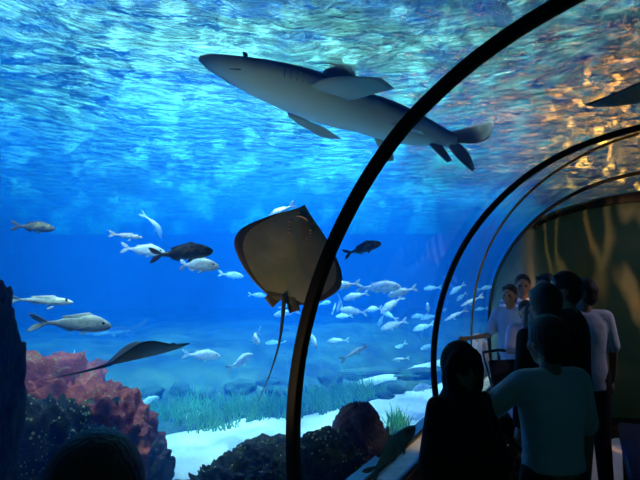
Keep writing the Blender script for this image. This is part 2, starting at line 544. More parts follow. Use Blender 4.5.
def fish_mat(name, back, side, belly, blot, rough=.35, metal=.25, em=None):
    m, t, out = nt(name)
    p = nd(t, 'ShaderNodeBsdfPrincipled', Roughness=rough, Metallic=metal)
    p.inputs['Specular IOR Level'].default_value = .6
    tc = nd(t, 'ShaderNodeTexCoord'); s = nd(t, 'ShaderNodeSeparateXYZ')
    t.links.new(tc.outputs['Object'], s.inputs[0])
    mr = nd(t, 'ShaderNodeMapRange'); mr.inputs[1].default_value = -.16; mr.inputs[2].default_value = .16
    t.links.new(s.outputs['Z'], mr.inputs[0])
    r = ramp(t, mr.outputs[0], [(.12, belly), (.45, side), (.95, back)])
    n = nd(t, 'ShaderNodeTexNoise', Scale=9.0, Detail=3.0); t.links.new(tc.outputs['Object'], n.inputs['Vector'])
    rb = ramp(t, n.outputs[0], [(.52, (0, 0, 0)), (.66, (1, 1, 1))])
    mx = nd(t, 'ShaderNodeMix', data_type='RGBA')
    t.links.new(rb.outputs[0], mx.inputs[0]); t.links.new(r.outputs[0], mx.inputs[6]); mx.inputs[7].default_value = (*blot, 1)
    t.links.new(mx.outputs[2], p.inputs['Base Color'])
    vor = nd(t, 'ShaderNodeTexVoronoi', Scale=46.0); t.links.new(tc.outputs['Object'], vor.inputs['Vector'])
    b = nd(t, 'ShaderNodeBump', Strength=.25, Distance=.01); t.links.new(vor.outputs[0], b.inputs['Height']); t.links.new(b.outputs[0], p.inputs['Normal'])
    t.links.new(p.outputs[0], out.inputs[0])
    return m
M['silver'] = fish_mat('silver_scales', (.92, .93, .86), (.95, .95, .90), (.95, .95, .92), (.62, .64, .58), .4, .0)
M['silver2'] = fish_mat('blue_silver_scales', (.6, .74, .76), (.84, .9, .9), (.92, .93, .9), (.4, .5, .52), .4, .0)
M['olive'] = fish_mat('olive_scales', (.035, .04, .03), (.06, .065, .045), (.09, .10, .08), (.26, .19, .05), .5, .1)  # mostly backlit fish; their shade is put into this dark olive colour
M['fin'] = mat('pale_fin', [(.72, .76, .72), (.5, .55, .52)], 14, .5)
M['darkfin'] = mat('dark_fin', [(.03, .035, .03), (.05, .055, .05)], 14, .6)
M['eye'] = mat('fish_eye', [(.01, .01, .012)], 8, .1, spec=.8)
# silhouettes : x, up, down, half width  (length 1, head at +x)
BREAM = [(-.40, .026, .026, .012), (-.34, .032, .032, .018), (-.26, .052, .05, .030), (-.16, .088, .080, .044), (-.05, .125, .105, .056), (.07, .152, .118, .066),
         (.18, .156, .118, .070), (.28, .138, .110, .068), (.36, .108, .098, .060), (.42, .076, .080, .050), (.465, .046, .056, .036), (.49, .022, .032, .022), (.50, .006, .012, .008)]
SLIM = [(-.42, .018, .018, .010), (-.34, .024, .024, .016), (-.24, .038, .036, .026), (-.10, .060, .056, .038), (.06, .076, .072, .046),
        (.20, .078, .074, .048), (.32, .064, .064, .044), (.41, .044, .048, .034), (.47, .024, .030, .022), (.50, .006, .010, .008)]
def bend_at(x, b): return b * (max(0, .15 - x)) ** 2 * 1.6
def build_fish(name, prof, body_m, fin_m, bend=0.0, dz=1.0):
    root = empty(name)
    # densify
    secs = []
    N = 30
    for i in range(N + 1):
        x = lerp(prof[0][0], prof[-1][0], (i / N))
        hu = smooth_interp(x, [(q[0], q[1]) for q in prof]) * dz
        hd = smooth_interp(x, [(q[0], q[2]) for q in prof]) * dz
        w = smooth_interp(x, [(q[0], q[3]) for q in prof])
        secs.append((x, -.01, max(hu, .004), max(hd, .004), max(w, .003), bend_at(x, bend)))
    v, f = loft(secs, 18)
    body = mesh('body', v, f, body_m, root)
    bx = bend_at(-.40, bend); bt = bend_at(-.53, bend)
    k = dz * (.8 if prof is SLIM else 1)
    a = fin_mesh((-.37, bx, .022), (-.39, bx, -.004), (-.56, bt, .135 * k), (-.60, bt, .125 * k), .010, 6, 7, .012, -.045)
    b = fin_mesh((-.37, bx, -.030), (-.39, bx, .0), (-.55, bt, -.145 * k), (-.59, bt, -.135 * k), .010, 6, 7, .012, -.045)
    v, f = join([a, b]); mesh('tail_fin', v, f, fin_m, root)
    h0 = smooth_interp(.22, [(q[0], q[1]) for q in prof]) * dz
    hb = smooth_interp(-.20, [(q[0], q[1]) for q in prof]) * dz
    v, f = fin_mesh((.24, 0, h0 - .03), (-.20, bend_at(-.2, bend), hb - .02), (.14, 0, h0 + .03 * k), (-.23, bend_at(-.22, bend), hb + .022 * k), .008, 12, 3)
    mesh('dorsal_fin', v, f, fin_m, root)
    h1 = smooth_interp(-.04, [(q[0], q[2]) for q in prof]) * dz; h2 = smooth_interp(-.20, [(q[0], q[2]) for q in prof]) * dz
    v, f = fin_mesh((-.04, 0, .01 - h1), (-.22, bend_at(-.2, bend), .01 - h2), (-.10, 0, -h1 - .04 * k), (-.24, bend_at(-.22, bend), -h2 - .02 * k), .008, 8, 3)
    mesh('anal_fin', v, f, fin_m, root)
    for s in (-1, 1):
        v, f = fin_mesh((.22, s * .062, -.02), (.19, s * .062, -.05), (.06, s * .12, -.075), (.05, s * .10, -.10), .006, 5, 4)
        mesh('pectoral_fin', v, f, fin_m, root)
        v, f = fin_mesh((.16, s * .03, -.11 * dz), (.10, s * .03, -.112 * dz), (.09, s * .05, -.17 * dz), (.04, s * .045, -.165 * dz), .006, 5, 4)
        mesh('pelvic_fin', v, f, fin_m, root)
        v, f = sphere((.385, s * .048, .028 * dz), .022, 6, 10, (1, .6, 1)); mesh('eye', v, f, M['eye'], body)
    return root
PROTO = {}
def fish_kind(kind):
    if kind not in PROTO:
        base, bn = kind[0], kind[1:]
        bend = {'': 0.0, 'l': .55, 'r': -.55}[bn]
        prof = SLIM if base in 's' else BREAM
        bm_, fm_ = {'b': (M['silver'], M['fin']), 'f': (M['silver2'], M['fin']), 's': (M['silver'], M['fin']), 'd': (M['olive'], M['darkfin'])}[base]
        nm = {'b': 'silver_bream', 'f': 'silver_bream', 's': 'slender_fish', 'd': 'dark_bream'}[base]
        PROTO[kind] = (build_fish(nm, prof, bm_, fm_, bend, 1.0), [False])
    return PROTO[kind]
def copy_tree(o, parent=None):
    c = o.copy(); COL.objects.link(c)
    c.parent = parent
    for ch in o.children: copy_tree(ch, c)
    return c
def orient(o, loc, ang, yaw=0, roll=0, size=1.0):
    """ang: heading in the picture plane (0 = towards the right, 90 = up), yaw: turned away from (+) or towards (-) the viewer"""
    a, y = R(ang), R(yaw)
    X = V((math.cos(a) * math.cos(y), math.sin(y), math.sin(a) * math.cos(y))).normalized()
    up = V((0, 0, 1))
    if abs(X.dot(up)) > .93: up = V((-1 if X.z > 0 else 1, 0, 0))
    Y = up.cross(X).normalized(); Z = X.cross(Y)
    rm = Matrix((X, Y, Z)).transposed() @ Matrix.Rotation(R(roll), 3, 'X')
    o.matrix_world = Matrix.Translation(loc) @ rm.to_4x4() @ Matrix.Diagonal((size, size, size, 1))
def put_fish(kind, px, py, length, ang, yaw, label, size=.42, group=None, roll=0):
    p, used = fish_kind(kind)
    o = p if not used[0] else copy_tree(p)
    used[0] = True
    d = size * 1.08 * max(abs(math.cos(R(yaw))), .35) * FPX / length
    orient(o, at(px, py, d), ang, yaw, roll, size)
    cat = 'fish'
    tag(o, label, cat, group)
    return o
G_A, G_B, G_C = 'fish swimming left of the big ray', 'silver fish schooling between the first two ribs', 'silver fish beyond the second rib'
FISH = [
 ('d', 35, 227, 40, -3, 10, 'small dark fish alone under the water surface, far left', .34, G_A),
 ('s', 127, 235.5, 33, -6, 5, 'thin pale fish just above the forked-tail silver fish', .30, G_A),
 ('bl', 157, 226, 24, -80, 40, 'silver fish diving head down with tail up', .40, G_A),
 ('b', 145, 250, 43, -6, 8, 'silver fish tucked behind the tail of the large olive fish', .42, G_A),
 ('d', 184, 252.5, 62, 5, 5, 'large dark olive fish with a golden patch on its side', .46, G_A),
 ('bl', 197, 265, 50, -3, -10, 'silver spotted fish directly below the large olive fish', .44, G_A),
 ('f', 232, 275, 24, -8, 20, 'faint pale blue fish close to the left wing of the big ray', .40, G_A),
 ('sr', 46, 300, 56, -4, 8, 'silver fish higher of the two at far left', .42, G_A),
 ('br', 79, 323, 68, -5, 6, 'largest pale fish, lower of the two beside the dark rock', .48, G_A),
 ('b', 69, 360, 15, -20, -76, 'little pale fish facing the viewer above the red rock', .40, G_A),
 ('f', 147, 402, 27, 22, 10, 'pale outlined fish beside the right slope of the red rock', .34, G_A),
 ('f', 158, 434, 18, 5, 15, 'small pale fish low over the bright sand edge', .30, G_A),
 ('f', 160, 426, 22, -30, 20, 'dim bluish fish just above the small pale one near the sand', .34, G_A),
 ('b', 203, 355, 38, -5, 8, 'silver fish in front of the snout of the swimming dark ray', .42, G_A),
 ('f', 241, 361, 24, 28, 50, 'dusky fish with a bright head turning away near the tail of the big ray', .42, G_A),
 ('bl', 254, 337, 18, -30, -60, 'bright white fish nose down left of the long ray tail', .40, G_A),
 ('b', 275, 343, 20, 178, -20, 'oval silver fish just right of the long ray tail', .40, G_A),
 ('b', 280, 212, 32, 208, 10, 'silver fish half hidden behind the top edge of the big ray', .40, G_A),
 ('b', 258, 295, 18, -5, 15, 'small silver fish peeking out left of the ray tail base', .36, G_A),
 ('b', 291, 303, 24, 30, 20, 'silver fish under the right wing of the big ray', .40, G_A),
 ('b', 286, 313, 26, 190, -10, 'silver fish lower of the pair under the big ray', .40, G_A),
 ('b', 313, 339, 14, -60, -66, 'white fish facing the viewer right beside the nearest rib', .40, G_A),
 ('d', 364, 248, 40, 18, 8, 'dark green fish above the silver school', .40, G_B),
 ('b', 343, 285, 32, 186, 8, 'silver fish at the upper left edge of the school', .42, G_B),
 ('bl', 381, 287, 44, 2, 6, 'long bright silver fish along the top of the school', .60, G_B),
 ('b', 401, 292, 30, 197, 10, 'silver fish with raised tail at the upper right of the school', .42, G_B),
 ('b', 355, 296, 26, 195, 15, 'silver fish heading left under the long bright one', .40, G_B),
 ('bl', 341, 304, 18, 240, 40, 'silver fish curving downward at the left of the school', .40, G_B),
 ('b', 353, 311, 28, 172, -10, 'broad silver fish at the lower left of the school', .42, G_B),
 ('b', 344, 316, 18, 182, -20, 'small silver fish tucked below the broad lower left one', .34, G_B),
 ('f', 374, 309, 17, 185, -40, 'small roundish silver fish in the middle of the school', .38, G_B),
 ('b', 391, 305, 28, 218, 10, 'silver fish slanting down left in the middle of the school', .42, G_B),
 ('f', 389, 315, 17, 150, 30, 'dim silver fish between the slanting one and the lowest one', .36, G_B),
 ('f', 381, 320, 15, 250, 35, 'dim bluish fish left of the lowest school fish', .34, G_B),
 ('b', 393, 325, 28, 200, 6, 'lowest bright silver fish of the school with a raised tail', .42, G_B),
 ('f', 325, 303, 13, 10, 40, 'pale blue fish close to the right side of the nearest rib', .36, G_B),
 ('s', 334, 308, 12, 70, 20, 'tiny pale fish between the nearest rib and the school', .24, G_B),
 ('b', 432, 288, 17, 186, 15, 'silver fish left of the second rib at school height', .38, G_B),
 ('b', 428, 308, 12, 120, -60, 'little white fish facing the viewer near the second rib', .38, G_B),
 ('f', 419, 316, 16, 188, 20, 'pale fish left of a pair beside the second rib', .36, G_B),
 ('f', 429, 317, 18, 195, 10, 'pale fish touching the second rib, right one of the pair', .38, G_B),
 ('f', 423, 327, 22, 200, 15, 'faint blue fish below the pair beside the second rib', .40, G_B),
 ('b', 337, 341, 23, 186, 12, 'silver fish with eye-like marks right of the nearest rib', .38, G_B),
 ('s', 355, 352, 32, 27, 10, 'slender silver fish rising to the right over the sea grass', .38, G_B),
 ('f', 399, 347, 17, 214, 10, 'faint blue fish below the school, slanting left', .34, G_B),
 ('b', 427, 347, 17, 210, 15, 'silver fish beside the second rib below school height', .36, G_B),
 ('s', 400, 359, 17, 190, 20, 'faint thin fish just above the far sand strip', .28, G_B),
 ('s', 374, 367, 9, 5, 20, 'tiny faint fish at the left end of the far sand strip', .2, G_B),
 ('bl', 424, 387, 24, 200, 20, 'pale fish low over the bright sand beside the second rib', .36, G_B),
 ('b', 457, 289, 18, 216, 10, 'silver fish just right of the second rib, tail up', .38, G_C),
 ('b', 461, 297, 12, 225, 30, 'small silver fish right below the tail-up one', .36, G_C),
 ('b', 485, 288, 14, 15, -20, 'round white fish in front of the farthest rib', .38, G_C),
 ('f', 444, 310, 9, 20, 40, 'tiny pale fish touching the right side of the second rib', .34, G_C),
 ('s', 455, 315, 25, 208, 10, 'long thin bright fish slanting between second rib and orange strip', .40, G_C),
 ('s', 471, 301, 24, 206, 10, 'thin fish crossing behind the orange strip', .38, G_C),
 ('f', 481, 309, 12, 190, 20, 'faint fish low beside the farthest rib', .34, G_C),
 ('b', 450, 337, 10, 20, 20, 'tiny bright fish just above the headscarf', .3, G_C),
]
for a in FISH: put_fish(a[0], a[1], a[2], a[3], a[4], a[5], a[6], a[7], a[8])

# ---------------------------------------------------------------- shark
M['shark'] = None
m, t, out = nt('shark_skin')
p = nd(t, 'ShaderNodeBsdfPrincipled', Roughness=.55)
tc = nd(t, 'ShaderNodeTexCoord'); s = nd(t, 'ShaderNodeSeparateXYZ'); t.links.new(tc.outputs['Object'], s.inputs[0])
n = nd(t, 'ShaderNodeTexNoise', Scale=7.0, Detail=3.0); t.links.new(tc.outputs['Object'], n.inputs['Vector'])
ad = nd(t, 'ShaderNodeMath', operation='MULTIPLY_ADD'); ad.inputs[1].default_value = .05; t.links.new(n.outputs[0], ad.inputs[0]); t.links.new(s.outputs['Z'], ad.inputs[2])
mr = nd(t, 'ShaderNodeMapRange'); mr.inputs[1].default_value = -.02; mr.inputs[2].default_value = .05
t.links.new(ad.outputs[0], mr.inputs[0])
r = ramp(t, mr.outputs[0], [(.3, (.80, .84, .78)), (.8, (.045, .034, .028))])
t.links.new(r.outputs[0], p.inputs['Base Color']); t.links.new(p.outputs[0], out.inputs[0])
M['shark'] = m
M['shark_fin'] = mat('shark_fin_skin', [(.13, .13, .115), (.18, .18, .16)], 4, .6)
M['shark_pale'] = mat('pale_shark_fin_skin', [(.42, .44, .41), (.5, .52, .48)], 4, .6)
def build_shark(bend):
    root = empty('shark')
    pr = [(-.40, .024, .022, .018), (-.34, .030, .028, .024), (-.26, .042, .040, .034), (-.14, .062, .060, .052), (0, .080, .080, .070), (.12, .088, .088, .082),
          (.22, .085, .080, .082), (.32, .066, .064, .070), (.40, .044, .046, .054), (.46, .026, .028, .036), (.49, .015, .015, .022), (.503, .006, .005, .010)]
    B = lambda x: bend * (max(0, .2 - x)) ** 2
    secs = []
    for i in range(41):
        x = lerp(-.40, .503, i / 40)
        secs.append((x, 0, *[smooth_interp(x, [(q[0], q[k]) for q in pr]) * interp(x, [(-.4, 1.25), (-.25, 1.25), (0, .80), (.5, .74)]) for k in (1, 2, 3)], B(x)))
    v, f = loft(secs, 26); body = mesh('body', v, f, M['shark'], root)
    def fin(nm, mk, *a, **k):
        v, f = fin_mesh(*a, **k); return mesh(nm, v, f, M[mk], root)
    t0, t1 = B(-.4), B(-.6)
    a = fin_mesh((-.365, B(-.37), .018), (-.40, t0, -.008), (-.69, t1, .17), (-.70, t1, .158), .022, 8, 9, -.004, -.05)
    b = fin_mesh((-.365, B(-.37), -.018), (-.405, t0, .010), (-.455, B(-.455), -.115), (-.475, B(-.475), -.10), .02, 8, 7, .012, -.03)
    v, f = join([a, b]); mesh('tail_fin', v, f, M['shark_fin'], root)
    fin('dorsal_fin', 'shark_fin', (.13, 0, .068), (-.01, 0, .06), (.01, 0, .185), (-.025, 0, .17), th=.016, bulge=.03, back=-.0)
    fin('dorsal_fin', 'shark_fin', (-.21, B(-.21), .030), (-.265, B(-.27), .026), (-.265, B(-.27), .085), (-.29, B(-.29), .078), th=.010)
    for s_ in (-1, 1):
        fin('pectoral_fin', 'shark_pale', (.225, s_ * .06, -.030), (.10, s_ * .062, -.040), (.085, s_ * (.175 if s_ > 0 else .095), -.050), (.02, s_ * (.16 if s_ > 0 else .08), -.05), th=.016, bulge=.03, back=.0)
        fin('pelvic_fin', 'shark_pale', (-.07, s_ * .035, -.045), (-.14, s_ * .03, -.042), (-.145, s_ * .085, -.090), (-.175, s_ * .07, -.085), th=.010)
        v, f = sphere((.405, s_ * .049, .008), .0075, 6, 10, (1, .5, 1)); mesh('eye', v, f, M['eye'], body)
        g = []
        for k in range(5):
            x = .30 - .018 * k
            w = smooth_interp(x, [(q[0], q[3]) for q in pr]) * .74
            g.append(tube([V((x, s_ * (w - .003), -.026)), V((x - .004, s_ * (w + .0012), 0)), V((x, s_ * (w - .006), .026))], [.0006, .0022, .0006], 6))
        v, f = join(g); mesh('gill_slits', v, f, M['darkfin'], body)
    fin('anal_fin', 'shark_fin', (-.25, B(-.25), -.026), (-.335, B(-.33), -.024), (-.335, B(-.33), -.105), (-.365, B(-.36), -.09), th=.014)
    v, f = tube([V((.41, .028, -.024)), V((.435, .017, -.022)), V((.442, 0, -.022)), V((.435, -.017, -.022)), V((.41, -.028, -.024))], .0014, 6)
    mesh('mouth', v, f, M['darkfin'], body)
    return root
sh = build_shark(.03)
def orient2(o, loc, head, up, size):
    X = V(head).normalized(); Y = V(up).cross(X).normalized(); Z = X.cross(Y)
    o.matrix_world = Matrix.Translation(loc) @ Matrix((X, Y, Z)).transposed().to_4x4() @ Matrix.Diagonal((size, size, size, 1))
a, b = at(200, 58, 4.3), at(455, 144, 6.2)
orient2(sh, a.lerp(b, .54), a - b, V((-.25, .30, 1)), (a - b).length / .93)
tag(sh, 'large grey shark with pale belly gliding just under the water surface', 'shark')
s2 = copy_tree(sh)
orient(s2, at(108, 331, 10.5), 184, 10, 0, 1.32)
tag(s2, 'distant small dark blue shark partly hidden behind the largest pale fish', 'shark')

# ---------------------------------------------------------------- rays
M['ray_top'] = mat('ray_back_skin', [(.030, .030, .026), (.05, .048, .04)], 9, .6, .2)
M['ray_under'] = mat('shaded_ray_belly', [(.42, .28, .13), (.26, .25, .15), (.44, .36, .22)], 2.2, .6)  # shade and warm light put into this brown; the belly itself is white
M['ray_rim'] = mat('ray_rim_skin', [(.07, .055, .035), (.10, .08, .05)], 5, .6)
M['ray_gill'] = mat('ray_gill_skin', [(.55, .30, .20)], 5, .6)
def build_ray(wave, tail_pts, under='ray_under', asym=0):
    root = empty('stingray')
    # half span along x (snout at +.5, disc end at -.46)
    sp = [(-.46, .05), (-.44, .14), (-.38, .27), (-.30, .39), (-.20, .49), (-.11, .545), (-.03, .555), (.06, .53), (.16, .46), (.27, .35), (.37, .235), (.45, .12), (.495, .045), (.505, .012)]
    th = [(-.46, .016), (-.3, .04), (-.05, .062), (.15, .070), (.3, .056), (.42, .032), (.49, .014), (.505, .004)]
    nx, ny = 44, 28
    def pt(i, j, side):
        x = lerp(-.46, .505, i / nx); u = j / ny * 2 - 1
        w = smooth_interp(x, sp)
        y = u * w
        xx = x - .06 * abs(u) ** 2 * (.4 + .6 / (1 + math.exp(-x * 14)))
        h = smooth_interp(x, th) * (max(0, 1 - abs(u)) ** .75 * .5 + .5 * math.exp(-(y / .13) ** 2)) + .0025
        z = wave(xx, y)
        return V((xx, y, z + (h * .75 if side else -h * .5)))
    vs = [pt(i, j, s) for s in (1, 0) for i in range(nx + 1) for j in range(ny + 1)]
    W = ny + 1; O = (nx + 1) * W
    top, bot = [], []
    for i in range(nx):
        for j in range(ny):
            a = i * W + j
            top.append((a, a + 1, a + W + 1, a + W)); bot.append((a + O, a + O + W, a + O + W + 1, a + O + 1))
    rim = []
    for i in range(nx):
        for j in (0, ny):
            a = i * W + j; rim.append((a, a + W, a + O + W, a + O))
    for j in range(ny):
        for i in (0, nx):
            a = i * W + j; rim.append((a, a + 1, a + O + 1, a + O))
    o = mesh('disc', vs, top + bot + rim, M['ray_top'], root)
    o.data.materials.append(M[under]); o.data.materials.append(M['ray_rim'])
    nb = len(top)
    for k, pl in enumerate(o.data.polygons):
        if k < nb: pl.material_index = 0
        elif k < nb + len(bot):
            q = k - nb; i, j = divmod(q, ny); u = abs((j + .5) / ny * 2 - 1)
            pl.material_index = 2 if (u > .86 or i < 2) else 1
        else: pl.material_index = 0
    for s_ in (-1, 1):
        v, f = fin_mesh((-.36, s_ * .05, wave(-.38, 0)), (-.46, s_ * .02, wave(-.46, 0)), (-.50, s_ * .17, wave(-.45, s_ * .1)), (-.56, s_ * .08, wave(-.5, 0)), .022, 8, 6, .02)
        mesh('pelvic_fin', v, f, M['ray_rim'], root)
    n = len(tail_pts)
    v, f = tube([V(q) for q in tail_pts], [lerp(.026, .0022, (i / (n - 1)) ** .6) for i in range(n)], 10)
    mesh('tail', v, f, M['ray_top'], root)
    z0 = lambda x, y=0: wave(x, y) - smooth_interp(x, th) * .5 - .001
    v, f = tube([V((.345, -.055, z0(.345))), V((.36, -.02, z0(.36) - .004)), V((.357, .02, z0(.357) - .004)), V((.345, .055, z0(.345)))], [.004, .009, .009, .004], 8)
    mo = mesh('mouth', v, f, M['ray_gill'], o); mo['label'] = 'pinkish curved mouth under the snout'
    for s_ in (-1, 1):
        v, f = sphere((.395, s_ * .04, z0(.395) + .001), .011, 6, 8, (1, 1, .5)); mesh('nostril', v, f, M['ray_gill'], o)
        for k in range(5):
            x, y = .26 - .035 * k, s_ * (.105 + .006 * k - .004 * k * k)
            v, f = tube([V((x - .006, y - s_ * .016, z0(x) + .006)), V((x, y, z0(x) + .006)), V((x + .004, y + s_ * .018, z0(x) + .008))], [.002, .0055, .002], 6)
            mesh('gill_slit', v, f, M['ray_gill'], o)
        v, f = sphere((.30, s_ * .075, wave(.3, 0) + .045), .018, 6, 8); mesh('eye', v, f, M['eye'], o)
    return root
def curve(pts, n):
    out_ = []
    for i in range(n):
        t_ = i / (n - 1)
        out_.append(V([smooth_interp(t_, [(k / (len(pts) - 1), q[c]) for k, q in enumerate(pts)]) for c in range(3)]))
    return out_
w1 = lambda x, y: .18 * max(0, y) ** 2 * 2 - .10 * y * y
RAYROLL = 18
ray1 = build_ray(w1, curve([(-.42, 0, w1(-.42, 0)), (-.62, .02, -.02), (-.85, .03, -.04), (-1.1, .01, -.04), (-1.32, -.03, -.02)], 22))
# belly towards the viewer, snout up and a little to the right
pa, pb = at(304, 207, 3.3), at(283, 302, 3.0)
axis = pa - pb
vd = (at(290, 255, 3.1) - V((0, 0, EYE))).normalized()
upv = Matrix.Rotation(R(RAYROLL), 3, axis.normalized()) @ vd
orient2(ray1, pa.lerp(pb, .5), axis, upv, axis.length / .96)
tag(ray1, 'big stingray seen from below, snout up, beside the nearest rib', 'ray')
w2 = lambda x, y: .55 * y * y
ray2 = build_ray(w2, curve([(-.42, 0, 0), (-.65, 0, -.01), (-.9, 0, 0), (-1.14, 0, .01)], 16), 'ray_rim')
pa, pb = at(188, 344, 3.45), at(106, 365, 3.2)
orient2(ray2, pa.lerp(pb, .5), pa - pb, V((0, .12, 1)), (pa - pb).length / .96)
tag(ray2, 'dark stingray gliding to the right above the red rock', 'ray')
ray3 = build_ray(lambda x, y: .25 * y * y, curve([(-.42, 0, 0), (-.65, 0, -.01), (-.9, .05, 0), (-1.1, .1, .01)], 16))
orient2(ray3, at(652, 95, 4.2), V((-.92, .3, -.06)), V((.1, -.12, 1)), 1.0)
tag(ray3, 'dark flat fish shape overhead, cut by the right picture edge', 'ray')
# ================================================================ rocks, corals, sea grass
def rock_mat(name, stops, scale, bump=1.0, spots=None):
    m, t, out = nt(name)
    p = nd(t, 'ShaderNodeBsdfPrincipled', Roughness=.85)
    tc = nd(t, 'ShaderNodeTexCoord')
    n = nd(t, 'ShaderNodeTexNoise', Scale=scale, Detail=8.0, Roughness=.65); t.links.new(tc.outputs['Object'], n.inputs['Vector'])
    r = ramp(t, n.outputs[0], [(.30 + .42 * i / (len(stops) - 1), c) for i, c in enumerate(stops)])
    col = r.outputs[0]
    if spots:
        v = nd(t, 'ShaderNodeTexVoronoi', Scale=spots[1]); t.links.new(tc.outputs['Object'], v.inputs['Vector'])
        n4 = nd(t, 'ShaderNodeTexNoise', Scale=2.6, Detail=2.0); t.links.new(tc.outputs['Object'], n4.inputs['Vector'])
        sb = nd(t, 'ShaderNodeMath', operation='SUBTRACT'); t.links.new(n4.outputs[0], sb.inputs[0]); t.links.new(v.outputs[0], sb.inputs[1])
        rb = ramp(t, sb.outputs[0], [(spots[2], (0, 0, 0)), (spots[2] + .06, (1, 1, 1))])
        mx = nd(t, 'ShaderNodeMix', data_type='RGBA'); t.links.new(rb.outputs[0], mx.inputs[0]); t.links.new(col, mx.inputs[6]); mx.inputs[7].default_value = (*spots[0], 1)
        col = mx.outputs[2]
    t.links.new(col, p.inputs['Base Color'])
    n2 = nd(t, 'ShaderNodeTexNoise', Scale=scale * 3.5, Detail=8.0, Roughness=.7); t.links.new(tc.outputs['Object'], n2.inputs['Vector'])
    b = nd(t, 'ShaderNodeBump', Strength=bump, Distance=.12); t.links.new(n2.outputs[0], b.inputs['Height']); t.links.new(b.outputs[0], p.inputs['Normal'])
    t.links.new(p.outputs[0], out.inputs[0])
    return m
M['rock_dark'] = rock_mat('dark_rock', [(.008, .009, .008), (.025, .028, .02), (.05, .05, .035)], 3.0)
M['rock_red'] = rock_mat('red_coral_rock', [(.06, .10, .04), (.42, .05, .03), (.68, .11, .06), (.80, .24, .14)], 2.6, 1.0, ((.30, .42, .12), 30, .33))
M['rock_moss'] = rock_mat('mossy_rock', [(.008, .018, .014), (.03, .05, .03), (.22, .22, .06)], 5.4, 1.0, ((.72, .80, .40), 24, .22))
M['rock_purple'] = rock_mat('purple_topped_rock', [(.012, .018, .016), (.03, .03, .03), (.12, .05, .07), (.10, .11, .05)], 3.0)
M['rock_grey'] = rock_mat('violet_grey_rock', [(.30, .26, .34), (.42, .38, .46), (.55, .5, .5)], 3.0)
def rock(name, base, size, seed, m, label, rough=.28, top=None, rz=0, cat='rock', sub=6, lobes=()):
    """irregular boulder standing on its base point; size = full width, depth, height"""
    bm = bmesh.new()
    bmesh.ops.create_icosphere(bm, subdivisions=sub, radius=1)
    for v in bm.verts:
        q = v.co.copy()
        n = noise.fractal(q * 1.1 + V((seed * 3.1, seed, 0)), 1.0, 2.0, 5)
        n2 = noise.noise(q * 3.4 + V((seed, 0, 5)))
        n3 = noise.turbulence(q * 7 + V((0, seed, 0)), 3, False)
        f = 1 + rough * n * .95 + rough * .45 * n2 + rough * .40 * (n3 - .5) + .05 * noise.noise(q * 16)
        q *= f
        up_ = max(q.z, 0)
        q.x *= 1 + .32 * up_; q.y *= 1 + .32 * up_
        if q.z < -.5: q.z = -.5 - (abs(q.z) - .5) * .15
        if top: q.x += top[0] * (q.z + .5); q.y += top[1] * (q.z + .5)
        v.co = V((q.x * size[0] / 2, q.y * size[1] / 2, (q.z + .5) / 1.5 * size[2]))
    o = bmo(name, bm, m)
    o.location = base; o.rotation_euler = (0, 0, rz)
    return tag(o, label, cat)
def rock_px(name, px, py_top, d, width_px, depth, z0, seed, m, label, **k):
    """boulder whose summit shows at (px, py_top) at depth d"""
    p = at(px, py_top, d)
    return rock(name, (p.x, p.y, z0), (width_px * d / FPX, depth, p.z - z0), seed, m, label, **k)
# near rocks at the bottom of the view
rock_px('reef_rock', 358, 401, 4.1, 56, .5, -.05, 4, M['rock_purple'], 'tall dark rock with purple top right of the nearest rib', rough=.09)
rock_px('reef_rock', 325, 430, 3.7, 80, .5, -.05, 7, M['rock_moss'], 'dark mossy rock just right of the nearest rib, lower than its neighbour', rough=.10)
rock_px('reef_rock', 266, 438, 3.9, 100, .7, -.05, 11, M['rock_moss'], 'dark green-tinged rock just left of the nearest rib base', rough=.18)
rock_px('reef_rock', 222, 466, 3.6, 90, .6, -.05, 15, M['rock_moss'], 'low dark green rock at the near edge of the sand', rough=.36)
rock_px('coral_rock', 384, 446, 3.6, 42, .4, -.05, 19, M['rock_red'], 'small reddish coral rock beside the green tuft', rough=.34)
rock_px('coral_rock', 378, 424, 4.3, 30, .3, -.05, 23, M['rock_moss'], 'small rock speckled with white growth behind the reddish one', rough=.36)
# left side
rock_px('rock_column', -44, 284, 2.6, 108, .8, -.1, 31, M['rock_dark'], 'tall black rock column along the left picture edge', rough=.13)
rock_px('reef_boulder', 28, 346, 4.6, 150, 1.3, -.1, 37, M['rock_red'], 'big red coral covered boulder, peak next to the black column', rough=.26)
rock_px('reef_boulder', 72, 372, 4.2, 130, 1.0, -.1, 41, M['rock_red'], 'middle red boulder stepping down to the right', rough=.30)
rock_px('reef_boulder', 118, 394, 4.0, 96, .9, -.1, 43, M['rock_red'], 'lower red boulder with a pink crest, behind the round black head', rough=.28)
rock_px('reef_boulder', 70, 405, 3.6, 110, .8, -.1, 47, M['rock_moss'], 'green boulder speckled with pale growth below the red ones', rough=.32)
rock_px('reef_boulder', 142, 436, 3.9, 50, .6, -.1, 51, M['rock_purple'], 'dark boulder at the right foot of the red reef', rough=.28)
# far ledges
rock_px('stone_ledge', 250, 366, 9.5, 420, 1.4, .0, 61, M['bed'], 'long low dark ledge across the back of the reef bed', rough=.14)
rock_px('stone_ledge', 95, 340, 13.0, 170, 2.0, .0, 67, M['bed'], 'faint blue ledge far behind the red reef', rough=.18)
rock_px('rock_pillar', 479, 334, 7.4, 22, .4, .1, 71, M['rock_grey'], 'violet grey stone pillar between the orange strip and the farthest rib', rough=.12)
def bed_pt(px, py):
    # march along the ray until it meets the bed
    d = 3.0
    while d < 16:
        q = at(px, py, d)
        if q.z <= max(bed_z(q.x, q.y), 0): return q
        d += .03
    return at(px, py, 12)
